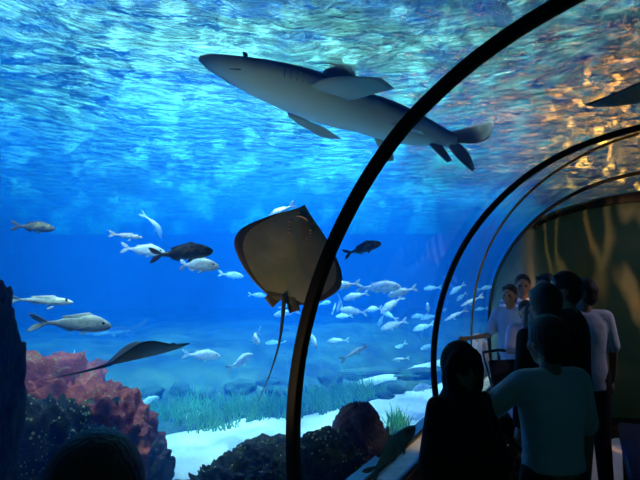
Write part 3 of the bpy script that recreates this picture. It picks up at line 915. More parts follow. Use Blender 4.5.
# sand strip on a far terrace
def strip(name, pts, width, m, label, cat, lift=.05):
    vs, fs = [], []
    n = 40
    cp = curve([(p.x, p.y, p.z) for p in pts], n)
    for i, p in enumerate(cp):
        d = (cp[min(i + 1, n - 1)] - cp[max(i - 1, 0)]).normalized(); s = V((-d.y, d.x, 0)).normalized()
        w = width * (.35 + .65 * math.sin(PI * min(max(i / (n - 1), .04), .96)) ** .5) * (1 + .25 * noise.noise(p * 1.2))
        for k in range(5):
            u = k / 4 * 2 - 1
            vs.append(p + s * (w * u) + V((0, 0, lift * (1 - u * u) - .02 + .015 * noise.noise(p * 2 + s * u))))
        vs.append(p + s * w + V((0, 0, -.25))); vs.append(p - s * w + V((0, 0, -.25)))
    for i in range(n - 1):
        a = i * 7
        for k in range(4): fs.append((a + k, a + k + 1, a + k + 8, a + k + 7))
        fs += [(a + 4, a + 5, a + 12, a + 11), (a + 6, a, a + 7, a + 13), (a + 5, a + 6, a + 13, a + 12)]
    fs += [(0, 1, 2, 3, 4, 5, 6), tuple(range((n - 1) * 7, n * 7))]
    return tag(mesh(name, vs, fs, m), label, cat)
SBP = [(362, 386), (395, 378), (432, 368), (480, 355)]
strip('sand_bank', [bed_pt(*q) + V((0, 0, .08)) for q in SBP], .22, M['sand'], 'pale narrow sand bank on the far terrace near the second rib', 'sand bank')
# sea grass : blades counted in tufts
def leaf_mat(name, c, c2):
    return mat(name, [c, c2], 3, .6)
M['grass'] = leaf_mat('sea_grass_leaf', (.06, .30, .12), (.16, .50, .16))
M['plant'] = leaf_mat('bright_plant_leaf', (.12, .55, .08), (.35, .75, .14))
rnd = random.Random(5)
def tuft(name, base, h, spread, nb, m, label, seed, group=None):
    r_ = random.Random(seed)
    vs, fs = [], []
    for k in range(nb):
        a = r_.uniform(0, 2 * PI); rr = spread * r_.random() ** .5
        b = V((math.cos(a) * rr, math.sin(a) * rr * .6, -.04))
        hh = h * r_.uniform(.55, 1.05) * (1 - .35 * rr / spread)
        lean = V((r_.uniform(-.30, .30), r_.uniform(-.2, .2), 0)) * hh
        w = V((math.cos(a + 1), math.sin(a + 1), 0)) * r_.uniform(.006, .011) * (1 + h)
        tv = w.cross(V((0, 0, 1))).normalized() * .0016
        o = len(vs); ns = 6
        for i in range(ns + 1):
            t_ = i / ns
            c = b + V((0, 0, hh * t_)) + lean * t_ * t_ + w * 2.2 * math.sin(t_ * 5 + k)
            ww = w * (1 - t_ ** 2 * .92)
            vs += [c - ww, c - tv, c + ww, c + tv]
        for i in range(ns):
            q = o + i * 4
            for j in range(4): fs.append((q + j, q + (j + 1) % 4, q + (j + 1) % 4 + 4, q + j + 4))
        fs.append((o, o + 3, o + 2, o + 1)); fs.append((o + ns * 4, o + ns * 4 + 1, o + ns * 4 + 2, o + ns * 4 + 3))
    o = mesh(name, vs, fs, m, fix=False)
    o.location = base
    return tag(o, label, 'sea plant' if 'plant' in name else 'sea grass', group)
p = ground(398, 440, .0)
tuft('sea_plant', ground(397, 436, 0) , .46, .14, 110, M['plant'], 'bright green feathery plant tuft above the grey leaf-shaped fish', 2)
tuft('sea_plant', ground(381, 440, 0), .20, .14, 60, M['plant'], 'low green tuft at the foot of the feathery plant', 4)
TUFTS = [(86, 408, .35), (118, 402, .3), (176, 418, .38), (205, 424, .34), (232, 416, .42), (258, 412, .48), (276, 414, .40), (318, 404, .44), (340, 402, .42), (352, 396, .34), (190, 404, .36), (150, 412, .32), (366, 392, .36), (300, 408, .38)]
names_ = ['far left', 'second from the left', 'third from the left', 'at the bend of the sand edge', 'fifth', 'tallest']
SG = 'sea grass tufts along the far edge of the sand'
for i, (x, y, h) in enumerate(TUFTS):
    q = bed_pt(x, y)
    tuft('sea_grass', q + V((0, 0, -.02)), h, .42, 120, M['grass'], 'hazy green sea grass tuft growing along the far edge of the sand', 100 + i, SG)
# rounded stones scattered on the bed
rb = random.Random(9)
for i, (x, y, w) in enumerate([(205, 398, 26), (240, 392, 30), (278, 394, 24), (330, 384, 26), (180, 392, 22), (395, 392, 20), (408, 380, 16), (385, 398, 18), (150, 396, 24), (310, 392, 20), (226, 408, 16), (268, 386, 22)]):
    q = bed_pt(x, y)
    k = w * q.y / FPX
    rock('bed_stone', q - V((0, 0, .1 * k + .02)), (k, k * .8, k * .55), 80 + i, M['bed'], 'rounded algae-green stone on the dark bed behind the sand', rough=.3, sub=3).__setitem__('group', 'rounded stones on the dark bed')
# dark leaf-shaped fish close outside the glass, over the ledge
gf = build_fish('grey_flatfish', [(x, a * 1.9, b * 1.7, w * .8) for x, a, b, w in SLIM], M['olive_pale'] if 'olive_pale' in M else fish_mat('grey_brown_scales', (.34, .33, .27), (.40, .38, .30), (.46, .44, .38), (.28, .26, .2), .5, 0), mat('grey_brown_fin', [(.34, .32, .26)], 12, .6), 0, 1.0)
orient2(gf, at(393, 449, 2.9), at(417, 424, 2.9) - at(368, 478, 2.9), V((-.7, -.1, .7)), .37)
tag(gf, 'grey leaf-shaped fish rising close behind the glass above the ledge', 'fish')
# two small bottom fish resting on the sand
for x, y, w, lab in ((275, 433, 20, 'small dark fish with curled tail on the sand left of the nearest rib'), (330, 423, 17, 'small dark fish on the sand right of the nearest rib')):
    put_fish('dl', x, y, w, 185, 10, lab, .3)
# ================================================================ people
def skin_mat(name, c): return mat(name, [c, [k * .85 for k in c]], 5, .55)
M['skin'] = skin_mat('warm_skin', (.36, .20, .13)); M['skin2'] = skin_mat('tan_skin', (.26, .14, .09))
M['hair'] = mat('black_hair', [(.006, .005, .005), (.014, .011, .010)], 40, .6, .3, sc3=(1, 1, .2))
M['black_cloth'] = mat('black_cloth', [(.006, .006, .008), (.012, .012, .015)], 8, .9, .2)
M['dark_cloth'] = mat('dark_navy_cloth', [(.010, .012, .018), (.018, .02, .03)], 8, .9, .2)
M['teal_shirt'] = mat('pale_teal_cotton', [(.44, .46, .44), (.50, .52, .50)], 4, .9, .3, bscale=9)
M['white_shirt'] = mat('white_cotton', [(.50, .48, .60), (.60, .58, .68)], 4, .9, .3, bscale=9)
M['pale_blue'] = mat('pale_blue_cotton', [(.34, .42, .55), (.42, .50, .62)], 4, .9)
M['pink'] = mat('pink_cloth', [(.75, .35, .42), (.85, .6, .66)], 8, .9, .2)
m, t, out = nt('striped_cotton')
p = nd(t, 'ShaderNodeBsdfPrincipled', Roughness=.9); tc = nd(t, 'ShaderNodeTexCoord'); wv = nd(t, 'ShaderNodeTexWave', Scale=4.2, bands_direction='Z')
t.links.new(tc.outputs['Object'], wv.inputs['Vector'])
r = ramp(t, wv.outputs[0], [(.42, (.85, .86, .92)), (.58, (.18, .22, .36))]); t.links.new(r.outputs[0], p.inputs['Base Color']); t.links.new(p.outputs[0], out.inputs[0])
M['stripes'] = m
def capsule(a, b, ra, rb, n=12, flat=1.0, side=None):
    """rounded tapered limb segment a->b"""
    a, b = V(a), V(b); d = b - a; L = max(d.length, 1e-5); d.normalize()
    s = (side or V((1, 0, 0))) ; s = s - d * s.dot(d)
    if s.length < .05: s = V((0, 1, 0)) - d * d.y
    s.normalize(); q = d.cross(s)
    secs = []
    for i in range(5): 
        t_ = PI / 2 * i / 4; secs.append((a - d * ra * math.cos(t_), ra * max(math.sin(t_), .05)))
    for i in range(5):
        t_ = PI / 2 * i / 4; secs.append((b + d * rb * math.sin(t_), rb * max(math.cos(t_), .05)))
    vs, fs = [], []
    for c, r_ in secs:
        for j in range(n):
            t2 = 2 * PI * j / n
            vs.append(c + s * math.cos(t2) * r_ + q * math.sin(t2) * r_ * flat)
    for i in range(len(secs) - 1):
        for j in range(n):
            k1, k2 = i * n + j, i * n + (j + 1) % n
            fs.append((k1, k2, k2 + n, k1 + n))
    fs += [tuple(range(n)), tuple(range((len(secs) - 1) * n, len(secs) * n))]
    return vs, fs
def fuse(name, parts, voxel, m, parent, smooth_it=4):
    """melt overlapping volumes into one continuous skin"""
    vs, fs = join(parts)
    me = bpy.data.meshes.new('tmp'); me.from_pydata([tuple(v) for v in vs], [], fs)
    bm = bmesh.new(); bm.from_mesh(me); bmesh.ops.recalc_face_normals(bm, faces=bm.faces[:]); bm.to_mesh(me); bm.free()
    o = bpy.data.objects.new('tmp', me); COL.objects.link(o)
    md = o.modifiers.new('r', 'REMESH'); md.mode = 'VOXEL'; md.voxel_size = voxel
    ms = o.modifiers.new('s', 'SMOOTH'); ms.iterations = smooth_it; ms.factor = .6
    dg = bpy.context.evaluated_depsgraph_get()
    me2 = bpy.data.meshes.new_from_object(o.evaluated_get(dg)); me2.materials.clear()
    bpy.data.objects.remove(o)
    return link(name, me2, m, parent)
def head_parts(c, fwd_up=None):
    """head volumes around c, facing +Y of the body frame; about 0.23 tall"""
    P = []
    P.append(sphere(c + V((0, -.010, .025)), .100, 12, 18, (.78, .96, 1.0)))          # skull
    P.append(sphere(c + V((0, .028, -.035)), .074, 10, 16, (.80, .86, 1.05)))         # face
    P.append(capsule(c + V((0, .055, -.088)), c + V((0, .062, -.092)), .026, .024))  # chin
    P.append(capsule(c + V((0, .088, .012)), c + V((0, .108, -.030)), .010, .014))    # nose
    P.append(capsule(c + V((-.03, .076, .024)), c + V((.03, .076, .024)), .014, .014))# brow
    P.append(capsule(c + V((-.018, .088, -.060)), c + V((.018, .088, -.060)), .009, .009)) # lips
    for s in (-1, 1):
        P.append(sphere(c + V((s * .078, -.008, -.008)), .028, 8, 10, (.35, .65, 1.05)))# ear
        P.append(sphere(c + V((s * .045, .055, -.020)), .026, 8, 10))                  # cheek
    return P
def rotz(v, a): return V((v.x * math.cos(a) - v.y * math.sin(a), v.x * math.sin(a) + v.y * math.cos(a), v.z))
def hand_parts(w, d, palm, side, s, curl=.5):
    """palm and five fingers from wrist w towards d; palm = palm normal"""
    d = d.normalized(); palm = (palm - d * palm.dot(d)).normalized(); x = d.cross(palm) * side
    P = [capsule(w, w + d * .075 * s, .024 * s, .033 * s, 10, .5, x)]
    for k, (off, ln) in enumerate(((-.027, .070), (-.009, .082), (.009, .076), (.027, .058))):
        p = w + (d * .085 + x * off) * s
        a = 0.0; seg = ln / 3 * s
        for j in range(3):
            a += curl * (.45 + .12 * j)
            q = p + (d * math.cos(a) + palm * math.sin(a) + x * off * 1.2) .normalized() * seg
            r0 = (.0092 - .001 * j) * s
            P.append(capsule(p, q, r0, r0 * .9, 8)); p = q
    p = w + (d * .030 - x * .026) * s
    for j, (dd, L) in enumerate((((d * .55 - x * .8 + palm * .2), .034), ((d * .85 - x * .35 + palm * .4), .028), ((d * .9 + palm * .45), .022))):
        q = p + dd.normalized() * L * s; P.append(capsule(p, q, (.0115 - .0012 * j) * s, (.0105 - .0012 * j) * s, 8)); p = q
    return P
def person(label, loc, face, H, top_mat, sleeves='short', legs_mat='dark_cloth', skin='skin', hair='short', arms=None, head_turn=0, head_tilt=0, lean=0, hair_m='hair', hands=True, build=1.0, shirt_name='shirt', hem=.84):
    """loc: feet centre; face: compass heading of the body (deg, 0 = +Y, positive = towards -X); arms: ((shoulder->elbow dir),(elbow->wrist dir)) left, right in the body frame"""
    s = H / 1.72
    root = empty('person', loc, (0, 0, R(face)))
    tag(root, label, 'person')
    k = s * build
    hipz, shz = .92 * s, 1.42 * s
    Lv = V((0, lean * s, 0))
    hip = {e: V((e * .095 * k, 0, hipz)) for e in (-1, 1)}
    knee = {e: V((e * .105 * k, .02 * s, .49 * s)) for e in (-1, 1)}
    ank = {e: V((e * .11 * k, -.02 * s, .085 * s)) for e in (-1, 1)}
    sho = {e: V((e * .178 * k, 0, shz)) + Lv for e in (-1, 1)}
    neck0 = V((0, -.01 * s, 1.45 * s)) + Lv; hc = V((0, .02 * s, 1.605 * s)) + Lv * 1.15
    arms = arms or (((-.12, 0, -1), (-.02, .18, -1)), ((.12, 0, -1), (.02, .18, -1)))
    el, wr = {}, {}
    for e, (a, b) in zip((-1, 1), arms):
        el[e] = sho[e] + V(a).normalized() * .285 * s
        wr[e] = el[e] + V(b).normalized() * .245 * s
    def trunk(grow_, z0):
        secs = []
        for z, w, dp in ((z0, .135, .105), (.98, .150, .112), (1.08, .138, .104), (1.20, .146, .108), (1.30, .160, .112), (1.37, .158, .104), (1.42, .130, .088), (1.455, .085, .068)):
            z = max(z, z0)
            q_ = min(max((z - .95) / .5, 0), 1)
            secs.append((z * s, w * k + grow_, dp * k + grow_, lean * s * q_))
        n_ = 22; vs_ = []
        for z, w, dp, y in secs:
            for j in range(n_):
                t_ = 2 * PI * j / n_; c_, s_ = math.cos(t_), math.sin(t_)
                vs_.append(V((w * math.copysign(abs(c_) ** .85, c_), y + dp * math.copysign(abs(s_) ** .85, s_), z)))
        fs_ = []
        for i in range(len(secs) - 1):
            for j in range(n_):
                a_, b_ = i * n_ + j, i * n_ + (j + 1) % n_; fs_.append((a_, b_, b_ + n_, a_ + n_))
        fs_ += [tuple(range(n_)), tuple(range((len(secs) - 1) * n_, len(secs) * n_))]
        return vs_, fs_
    torso = [trunk(0, .86), capsule(sho[-1] + V((.02, 0, -.01)) * s, neck0 + V((-.02, 0, -.02)) * s, .056 * k, .050 * k), capsule(sho[1] + V((-.02, 0, -.01)) * s, neck0 + V((.02, 0, -.02)) * s, .056 * k, .050 * k)]
    legs = []
    for e in (-1, 1):
        legs += [capsule(hip[e], knee[e], .090 * k, .060 * k), capsule(knee[e] + V((0, -.012, -.09)) * s, ank[e], .057 * k, .040 * k), capsule(knee[e], knee[e] + V((0, -.012, -.12)) * s, .058 * k, .058 * k)]
    feet = []
    for e in (-1, 1):
        feet.append(capsule(V((e * .11 * k, -.045 * s, .042 * s)), V((e * .125 * k, .135 * s, .034 * s)), .042 * s, .034 * s, 12, .9))
    ua = {e: capsule(sho[e], el[e], .052 * k, .041 * k) for e in (-1, 1)}
    fa = {e: capsule(el[e], wr[e], .041 * k, .027 * k) for e in (-1, 1)}
    rot = Matrix.Rotation(R(head_turn), 3, 'Z') @ Matrix.Rotation(R(head_tilt), 3, 'X')
    hp = [([hc + rot @ ((V(v)) * s) for v in vs], fs) for vs, fs in head_parts(V((0, 0, 0)))]
    body = torso + legs + feet + list(ua.values()) + list(fa.values()) + hp + [capsule(neck0 - V((0, 0, .02)) * s, hc + V((0, -.02, -.05)) * s, .054 * s, .050 * s)]
    o = fuse('body', body, .0105 * max(s, .6), M[skin], root, 3)
    if hands:
        hv, hf = join(sum([hand_parts(wr[e], wr[e] - el[e], V((-e, .25, 0)), e, s * .98) for e in (-1, 1)], []))
        bm = bmesh.new(); bm.from_mesh(o.data)
        off = [bm.verts.new(v) for v in hv]
        for f in hf: bm.faces.new([off[i] for i in f])
        bmesh.ops.recalc_face_normals(bm, faces=bm.faces[:])
        bm.to_mesh(o.data); bm.free()
        for f in o.data.polygons: f.use_smooth = True
    g = 1.0
    def grow(c, d): return ([v for v in c[0]], c[1])
    # clothes : the same volumes a little larger
    e_ = .016 * s
    def cap2(a, b, ra, rb, *r2): return capsule(a, b, ra + e_, rb + e_, *r2)
    if hair == 'abaya':
        sh = [capsule(V((0, 0, 1.36 * s)), V((0, .02, .80 * s)), .125 * k, .27 * k, 24, .85), capsule(V((0, .02, .9 * s)), V((0, 0, .32 * s)), .25 * k, .31 * k, 24, .85)]
        for e in (-1, 1):
            sh += [capsule(sho[e], el[e], .068 * k, .090 * k), capsule(el[e], wr[e] + (wr[e] - el[e]) * .1, .088 * k, .06 * k)]
        fuse('robe', sh, .014 * s, M[top_mat], root, 6)
        vl = [([hc + rot @ (V(v) * s) for v in q[0]], q[1]) for q in
              [sphere(V((0, -.018, .020)), .120, 12, 18, (.84, .98, 1.04)), sphere(V((0, -.022, -.06)), .110, 12, 18, (.88, .85, 1.1)),
               capsule(V((-.090, .030, .01)), V((-.075, .035, -.09)), .022, .026), capsule(V((.090, .030, .01)), V((.075, .035, -.09)), .022, .026),
               capsule(V((-.045, .055, .088)), V((.045, .055, .088)), .022, .022), capsule(V((-.072, .045, .068)), V((-.090, .030, 0)), .018, .020), capsule(V((.072, .045, .068)), V((.090, .030, 0)), .018, .020),
               capsule(V((-.05, .04, -.150)), V((.05, .04, -.150)), .036, .036)]]
        vl += [capsule(hc + V((0, -.01, -.12)) * s, V((0, .01, 1.20 * s)) + Lv, .095 * s, .225 * s, 20, .8), capsule(hc + V((0, -.01, -.12)) * s, V((0, .0, 1.38 * s)) + Lv, .095 * s, .15 * s, 16), capsule(V((-.10 * k, 0, 1.38 * s)) + Lv, V((.10 * k, 0, 1.38 * s)) + Lv, .11 * k, .11 * k, 16),
               capsule(V((-.06 * k, .05, 1.22 * s)) + Lv, V((.06 * k, .05, 1.22 * s)) + Lv, .14 * k, .14 * k, 16)]
        fuse('headscarf', vl, .010 * s, M[top_mat], root, 3)
    else:
        sh = [trunk(.020 * s, hem),
              cap2(sho[-1] + V((.02, 0, -.005)) * s, neck0 + V((-.04, 0, -.018)) * s, .062 * k, .048 * k), cap2(sho[1] + V((-.02, 0, -.005)) * s, neck0 + V((.04, 0, -.018)) * s, .062 * k, .048 * k)]
        for e in (-1, 1):
            if sleeves == 'short':
                mid = sho[e].lerp(el[e], .80); sh.append(capsule(sho[e], mid, .070 * k, .074 * k))
            else:
                sh += [cap2(sho[e], el[e], .054 * k, .046 * k), cap2(el[e], el[e].lerp(wr[e], .93), .046 * k, .034 * k)]
        fuse(shirt_name, sh, .0115 * max(s, .6), M[top_mat], root, 5)
        if hair == 'short' or hair == 'full':
            b = 1.0 if hair == 'short' else 1.08
            hv = [sphere(V((0, -.022, .040)), .107 * b, 12, 20, (.80, .93, .94)), sphere(V((0, -.045, -.01)), .088 * b, 10, 16, (.86, .78, 1.0)), capsule(V((-.045, .045, .088)), V((.045, .045, .088)), .022, .022)]
            hv = [([hc + rot @ (V(v) * s) for v in q[0]], q[1]) for q in hv]
            fuse('hair', hv, .009 * s, M[hair_m], root, 2)
    lg = []
    for e in (-1, 1):
        lg += [capsule(hip[e] + V((0, 0, .04)) * s, knee[e], .104 * k, .078 * k), capsule(knee[e], ank[e] + V((0, 0, .0)), .076 * k, .064 * k)]
    lg.append(capsule(V((-.06 * k, 0, .93 * s)), V((.06 * k, 0, .93 * s)), .122 * k, .122 * k, 14))
    fuse('trousers', lg, .013 * max(s, .6), M[legs_mat], root, 4)
    for e in (-1, 1):
        fuse('shoe', [capsule(V((e * .11 * k, -.05 * s, .044 * s)), V((e * .125 * k, .14 * s, .038 * s)), .050 * s, .043 * s, 12, .9)], .008, M['black_cloth'], root, 2)
    # eyes
    for e in (-1, 1):
        v, f = sphere(V((0, 0, 0)), .0105 * s, 8, 10)
        c = hc + rot @ (V((e * .031, .0825, .004)) * s)
        eo = mesh('eye', [V(q) + c for q in v], f, M['eye'], o)
    return root
def feet_at(px, d):
    p = at(px, 280, d); return V((p.x, p.y, 0))
def height_for(py, d): return at(320, py, d).z
def who(label, px, py_top, d, face, *a, **k):
    # crown is at 1.732/1.72 of H
    return person(label, feet_at(px, d), face, height_for(py_top, d) / 1.012, *a, **k)
who('person in a black robe and black headscarf standing by the ledge, face towards the viewer', 457, 341, 2.3, 205, 'black_cloth', hair='abaya', legs_mat='black_cloth', skin='skin2', head_turn=-12, arms=(((-.2, .1, -1), (.2, .35, -1)), ((.2, .1, -1), (-.2, .35, -1))), build=.84)
who('boy-sized person seen from behind in a pale teal t-shirt, left arm out to the ledge', 546, 316, 2.35, 12, 'teal_shirt', skin='skin2', hair='full', arms=(((-.60, .45, -.70), (-.15, .95, -.2)), ((.22, .1, -1), (.1, .2, -1))), build=.90, hem=1.0, head_turn=6)
who('black round head seen from behind at the bottom left edge', 102, 431, .84, 20, 'black_cloth', skin='skin2', hair='full', legs_mat='black_cloth')
who('dark-haired person in dark clothes directly behind the pale teal t-shirt', 545, 284, 3.1, 8, 'black_cloth', sleeves='long', skin='skin2', hair='full', legs_mat='black_cloth', build=.78)
who('person in black whose face turns left, behind the crowd centre', 566, 271, 3.6, 55, 'black_cloth', sleeves='long', skin='skin', legs_mat='black_cloth', head_turn=12)
who('person of whom a forehead and lit eye show between two dark heads', 547, 273, 4.6, 110, 'dark_cloth', skin='skin', head_turn=25)
who('person in a white short-sleeved shirt standing before the dark end wall', 583, 278, 4.3, -12, 'white_shirt', skin='skin2', head_turn=52, arms=(((-.2, .5, -1), (.1, 1, .1)), ((.15, .0, -1), (.05, .35, -1))), build=.88)
who('person in a blue and white striped shirt, farthest by the glass', 522.5, 274, 6.0, 160, 'stripes', skin='skin2', arms=(((-.12, .1, -1), (.3, .8, -.4)), ((.12, .1, -1), (-.3, .8, -.4))))
who('person in a pale blue top stretching an arm towards the glass', 509.5, 284, 5.75, 140, 'pale_blue', skin='skin2', arms=(((-.12, .1, -1), (.1, .5, -1)), ((.25, .3, -.9), (.8, .9, -.15))), build=.85)
who('child in a lit white top in front of the striped shirt', 525, 300, 5.2, 165, 'white_shirt', skin='skin', arms=(((-.2, .5, -.8), (.6, .7, .1)), ((.2, .5, -.8), (-.6, .7, .1))), build=.85)
# ================================================================ things in the passage
def bench():
    p = at(628, 376, 3.6)
    root = empty('bench', (p.x + .25, p.y + .1, 0), (0, 0, -YAW))
    tag(root, 'low dark blue padded bench by the dark wall, lower right', 'bench')
    M['bluepad'] = mat('blue_vinyl', [(.01, .02, .07), (.015, .03, .10)], 5, .35)
    bm = bmesh.new(); box_bm(bm, (0, 0, .5), (.45, 1.5, .10), bev=.03); bmo('seat', bm, M['bluepad'], root)
    for x, y in ((-.18, -.65), (.18, -.65), (-.18, .65), (.18, .65)):
        bm = bmesh.new(); box_bm(bm, (x, y, .226), (.05, .05, .452), bev=.005); bmo('leg', bm, M['black_metal'], root)
    return root
bench()
def stroller():
    p = feet_at(515, 5.0)
    root = empty('stroller', p, (0, 0, R(190)))
    tag(root, 'dark pushchair with a pink and white blanket, in front of the striped shirt', 'stroller')
    bm = bmesh.new(); box_bm(bm, (0, .02, .50), (.36, .34, .06), bev=.02); box_bm(bm, (0, -.17, .74), (.36, .06, .50), bev=.02, rot=Matrix.Rotation(R(18), 3, 'X')); bmo('seat', bm, M['dark_cloth'], root)
    for s in (-1, 1):
        v, f = tube([V((s * .21, .30, .10)), V((s * .21, .0, .52)), V((s * .20, -.28, .95)), V((s * .18, -.36, 1.04))], .012, 8); mesh('frame_tube', v, f, M['black_metal'], root)
        v, f = tube([V((s * .21, -.30, .10)), V((s * .21, .05, .50))], .012, 8); mesh('leg', v, f, M['black_metal'], root)
        for y in (-.30, .30):
            path = [V((s * .24, y + .082 * math.cos(a), .10 + .082 * math.sin(a))) for a in [2 * PI * i / 20 for i in range(21)]]
            v, f = tube(path, .018, 8); wh = mesh('wheel', v, f, M['black_cloth'], root)
            v, f = tube([V((s * .225, y, .10)), V((s * .255, y, .10))], .028, 12); mesh('hub', v, f, M['black_metal'], wh)
    v, f = tube([V((-.18, -.36, 1.04)), V((0, -.37, 1.06)), V((.18, -.36, 1.04))], .016, 8); mesh('handle', v, f, M['black_metal'], root)
    vs, fs = [], []
    for i in range(15):
        for j in range(15):
            x = lerp(-.2, .2, i / 14); u = j / 14
            y = lerp(-.16, .24, u); z = .60 + .07 * math.sin(3 * x + 4 * u) * .6 + .05 * noise.noise(V((x * 9, u * 5, 0))) + .12 * (1 - u) - .22 * max(0, abs(x) * 5 - .75)
            vs.append((x, y, z))
    for i in range(14):
        for j in range(14):
            a = i * 15 + j; fs.append((a, a + 1, a + 16, a + 15))
    o = mesh('blanket', vs, fs, M['pink'], root); sd = o.modifiers.new('t', 'SOLIDIFY'); sd.thickness = .015
    o['label'] = 'crumpled pink and white blanket'
stroller()
# ================================================================ light
w = bpy.data.worlds.new('hall'); SC.world = w; w.use_nodes = True
t = w.node_tree; t.nodes.clear()
out = t.nodes.new('ShaderNodeOutputWorld')
bg = t.nodes.new('ShaderNodeBackground')
tc = nd(t, 'ShaderNodeTexCoord')
sep = nd(t, 'ShaderNodeSeparateXYZ'); t.links.new(tc.outputs['Generated'], sep.inputs[0])
r = ramp(t, sep.outputs['Z'], [(.0, (.02, .05, .08)), (.03, (.06, .60, .68)), (.3, (.20, .80, .82)), (.48, (.34, .85, .84)), (.56, (.0, .002, .004))])
# noise breaks the dark hall into bright patches, added for glints on the water
nzw = nd(t, 'ShaderNodeTexNoise', Scale=20.0, Detail=2.0); t.links.new(tc.outputs['Generated'], nzw.inputs['Vector'])
rw = ramp(t, nzw.outputs[0], [(.49, (.05, .05, .05)), (.60, (1, 1, 1))])
mw = nd(t, 'ShaderNodeMixRGB', blend_type='MULTIPLY'); mw.inputs[0].default_value = 1
t.links.new(r.outputs[0], mw.inputs[1]); t.links.new(rw.outputs[0], mw.inputs[2]); 
# warm lamp row low in the hall, down the right side of the tank
wd = (at(650, 140, 1) - V((0, 0, EYE))).normalized()
dp = nd(t, 'ShaderNodeVectorMath', operation='DOT_PRODUCT'); dp.inputs[1].default_value = wd
t.links.new(tc.outputs['Generated'], dp.inputs[0])
rp = ramp(t, dp.outputs['Value'], [(.984, (0, 0, 0)), (.997, (1, 1, 1))])
n9 = nd(t, 'ShaderNodeTexNoise', Scale=48.0, Detail=1.0); t.links.new(tc.outputs['Generated'], n9.inputs['Vector'])
r9 = ramp(t, n9.outputs[0], [(.56, (.02, .015, .01)), (.66, (5, 1.5, .2))])
wc = (at(240, 60, 1) - V((0, 0, EYE))).normalized()
dc = nd(t, 'ShaderNodeVectorMath', operation='DOT_PRODUCT'); dc.inputs[1].default_value = wc
t.links.new(tc.outputs['Generated'], dc.inputs[0])
rc = ramp(t, dc.outputs['Value'], [(.76, (.04, .05, .05)), (.89, (.42, .5, .5)), (.98, (1.15, 1.15, 1.15))])
mc = nd(t, 'ShaderNodeMixRGB', blend_type='MULTIPLY'); mc.inputs[0].default_value = 1
t.links.new(mw.outputs[0], mc.inputs[1]); t.links.new(rc.outputs[0], mc.inputs[2]); mw = mc
mz = nd(t, 'ShaderNodeMixRGB', blend_type='MIX'); t.links.new(rp.outputs[0], mz.inputs[0]); t.links.new(mw.outputs[0], mz.inputs[1]); t.links.new(r9.outputs[0], mz.inputs[2])
t.links.new(mz.outputs[0], bg.inputs[0])
bg.inputs[1].default_value = 6.5
t.links.new(bg.outputs[0], out.inputs[0])
def spot(name, loc, to, power, size=60, blend=.5, col=(1, 1, 1), rad=.15, parent=None):
    L = bpy.data.lights.new(name, 'SPOT')
    L.energy = power; L.spot_size = R(size); L.spot_blend = blend; L.color = col; L.shadow_soft_size = rad
    o = bpy.data.objects.new(name, L); COL.objects.link(o)
    o.location = loc
    o.rotation_euler = (V(to) - V(loc)).to_track_quat('-Z', 'Y').to_euler()
    return o
WHT = (.9, .97, 1.0)
def point(name, loc, power, col, rad=.1):
    L = bpy.data.lights.new(name, 'POINT'); L.energy = power; L.color = col; L.shadow_soft_size = rad
    o = bpy.data.objects.new(name, L); COL.objects.link(o); o.location = loc; return o
spot('tank_light', (-1.8, 6.8, 7.5), (-1.6, 5.8, 0), 72000, 42, .6, WHT)
spot('tank_light', (.2, 9.5, 7.5), (.3, 7.6, 0), 72000, 42, .6, WHT)
spot('tank_light', (-5.5, 8.0, 7.5), (-5, 7.0, 0), 33250, 60, .6, WHT)
spot('tank_light', (-2.5, 12.5, 7.5), (-2, 11.5, 0), 29750, 70, .6, WHT)
spot('tank_light', (4.0, 14, 7.5), (3.2, 12, 0), 33250, 60, .6, WHT)
spot('reef_fill', (-3.0, 3.2, 6.0), (-2.2, 3.9, .9), 8500, 36, .5, (1, .85, .72))  # warm fill added so the reef keeps its red
spot('tank_light', (1.2, 5.2, 7.5), (-.4, 9.6, 1.0), 42000, 46, .6, WHT)  # front fill added to brighten the fish sides
spot('tank_light', (-3.5, 1.5, 7.5), (-4.0, 7.5, 1.2), 38500, 44, .6, WHT)  # left front fill, also added for the fish
spot('tank_light', (2.0, 4.5, 7.5), (2.0, 11.5, 1.0), 45500, 44, .6, WHT)
spot('tank_light', (-1.5, .5, 7.5), (-2.6, 5.0, 1.8), 29750, 30, .6, WHT)  # fill added to whiten the near fish on the left
spot('shark_fill', (-1.4, 3.6, .25), (-.5, 4.9, 3.5), 45, 60, .7, (.6, 1, 1), .1)  # cyan fill from below, added to lighten the shark belly
spot('ray_fill', (-.9, 1.75, .35), (-.25, 3.0, 1.95), 160, 40, .6, (1, .62, .3), .08)  # warm fill from below, added to brighten the ray belly
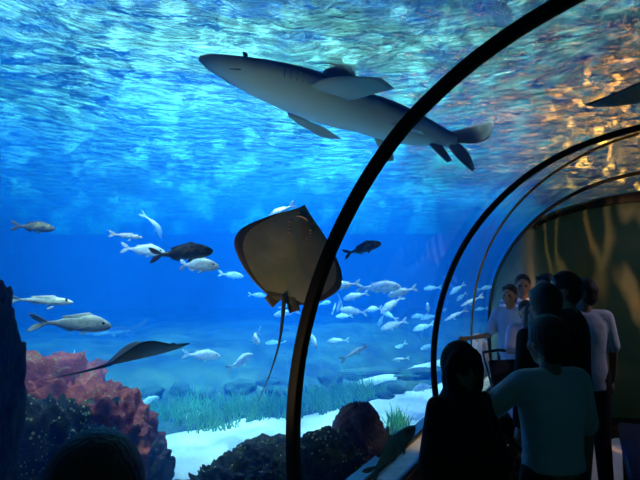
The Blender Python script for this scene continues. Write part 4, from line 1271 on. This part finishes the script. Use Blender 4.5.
# warm spot on the end wall; noise in its strength imitates water ripples
wl = spot('warm_wall_light', tun(1.9, 3.7, 2.3), tun(.9, 8, 1.5), 60, 75, .4, (1, .45, .18), .02)
wl.data.use_nodes = True
lt = wl.data.node_tree; em = [n for n in lt.nodes if n.type == 'EMISSION'][0]
tcn = nd(lt, 'ShaderNodeTexCoord'); mpn = nd(lt, 'ShaderNodeMapping'); mpn.inputs['Scale'].default_value = (1.0, .28, 1)
lt.links.new(tcn.outputs['Normal'], mpn.inputs[0])
nz = nd(lt, 'ShaderNodeTexNoise', Scale=2.2, Detail=1.0); lt.links.new(mpn.outputs[0], nz.inputs['Vector'])
mxn = nd(lt, 'ShaderNodeMixRGB', blend_type='MIX'); mxn.inputs[0].default_value = .12; lt.links.new(mpn.outputs[0], mxn.inputs[1]); lt.links.new(nz.outputs[1], mxn.inputs[2])
vo = nd(lt, 'ShaderNodeTexNoise', Scale=9.0, Detail=1.5); lt.links.new(mxn.outputs[0], vo.inputs['Vector'])
rr = ramp(lt, vo.outputs[0], [(.44, (.02, .02, .02)), (.495, (1, 1, 1)), (.55, (.02, .02, .02))])
n5 = nd(lt, 'ShaderNodeTexNoise', Scale=4.0, Detail=1.0); lt.links.new(tcn.outputs['Normal'], n5.inputs['Vector'])
r5 = ramp(lt, n5.outputs[0], [(.38, (.05, .05, .05)), (.55, (1, 1, 1))])
mu = nd(lt, 'ShaderNodeMixRGB', blend_type='MULTIPLY'); mu.inputs[0].default_value = 1; lt.links.new(rr.outputs[0], mu.inputs[1]); lt.links.new(r5.outputs[0], mu.inputs[2])
m8 = nd(lt, 'ShaderNodeMath', operation='MULTIPLY'); m8.inputs[1].default_value = 8; lt.links.new(mu.outputs[0], m8.inputs[0])
lt.links.new(m8.outputs[0], em.inputs['Strength'])

spot('wall_fill', tun(1.9, 5.0, 2.25), tun(.1, 7.6, 2.0), 22, 110, 1, (.45, .9, .8), .1)  # teal fill added to lift the dark end wall
spot('visitor_fill', tun(1.5, 5.3, 2.45), tun(-.4, 5.7, 1.2), 30, 80, .7, (.86, .78, 1.0), .05)  # unseen lavender fill added to brighten the white shirt and far visitors
spot('ledge_fill', tun(-.5, 3.3, 2.5), tun(-1.13, 4.0, .6), 60, 32, .7, (1, .80, .5), .04)  # warm fill added to bring out the cream ledge
spot('pillar_fill', at(479, 334, 7.4) + V((-.2, -.5, 1.6)), at(479, 334, 7.4), 120, 40, .6, (1, .8, .5), .05)  # warm fill added because the pillar lies outside the other beams
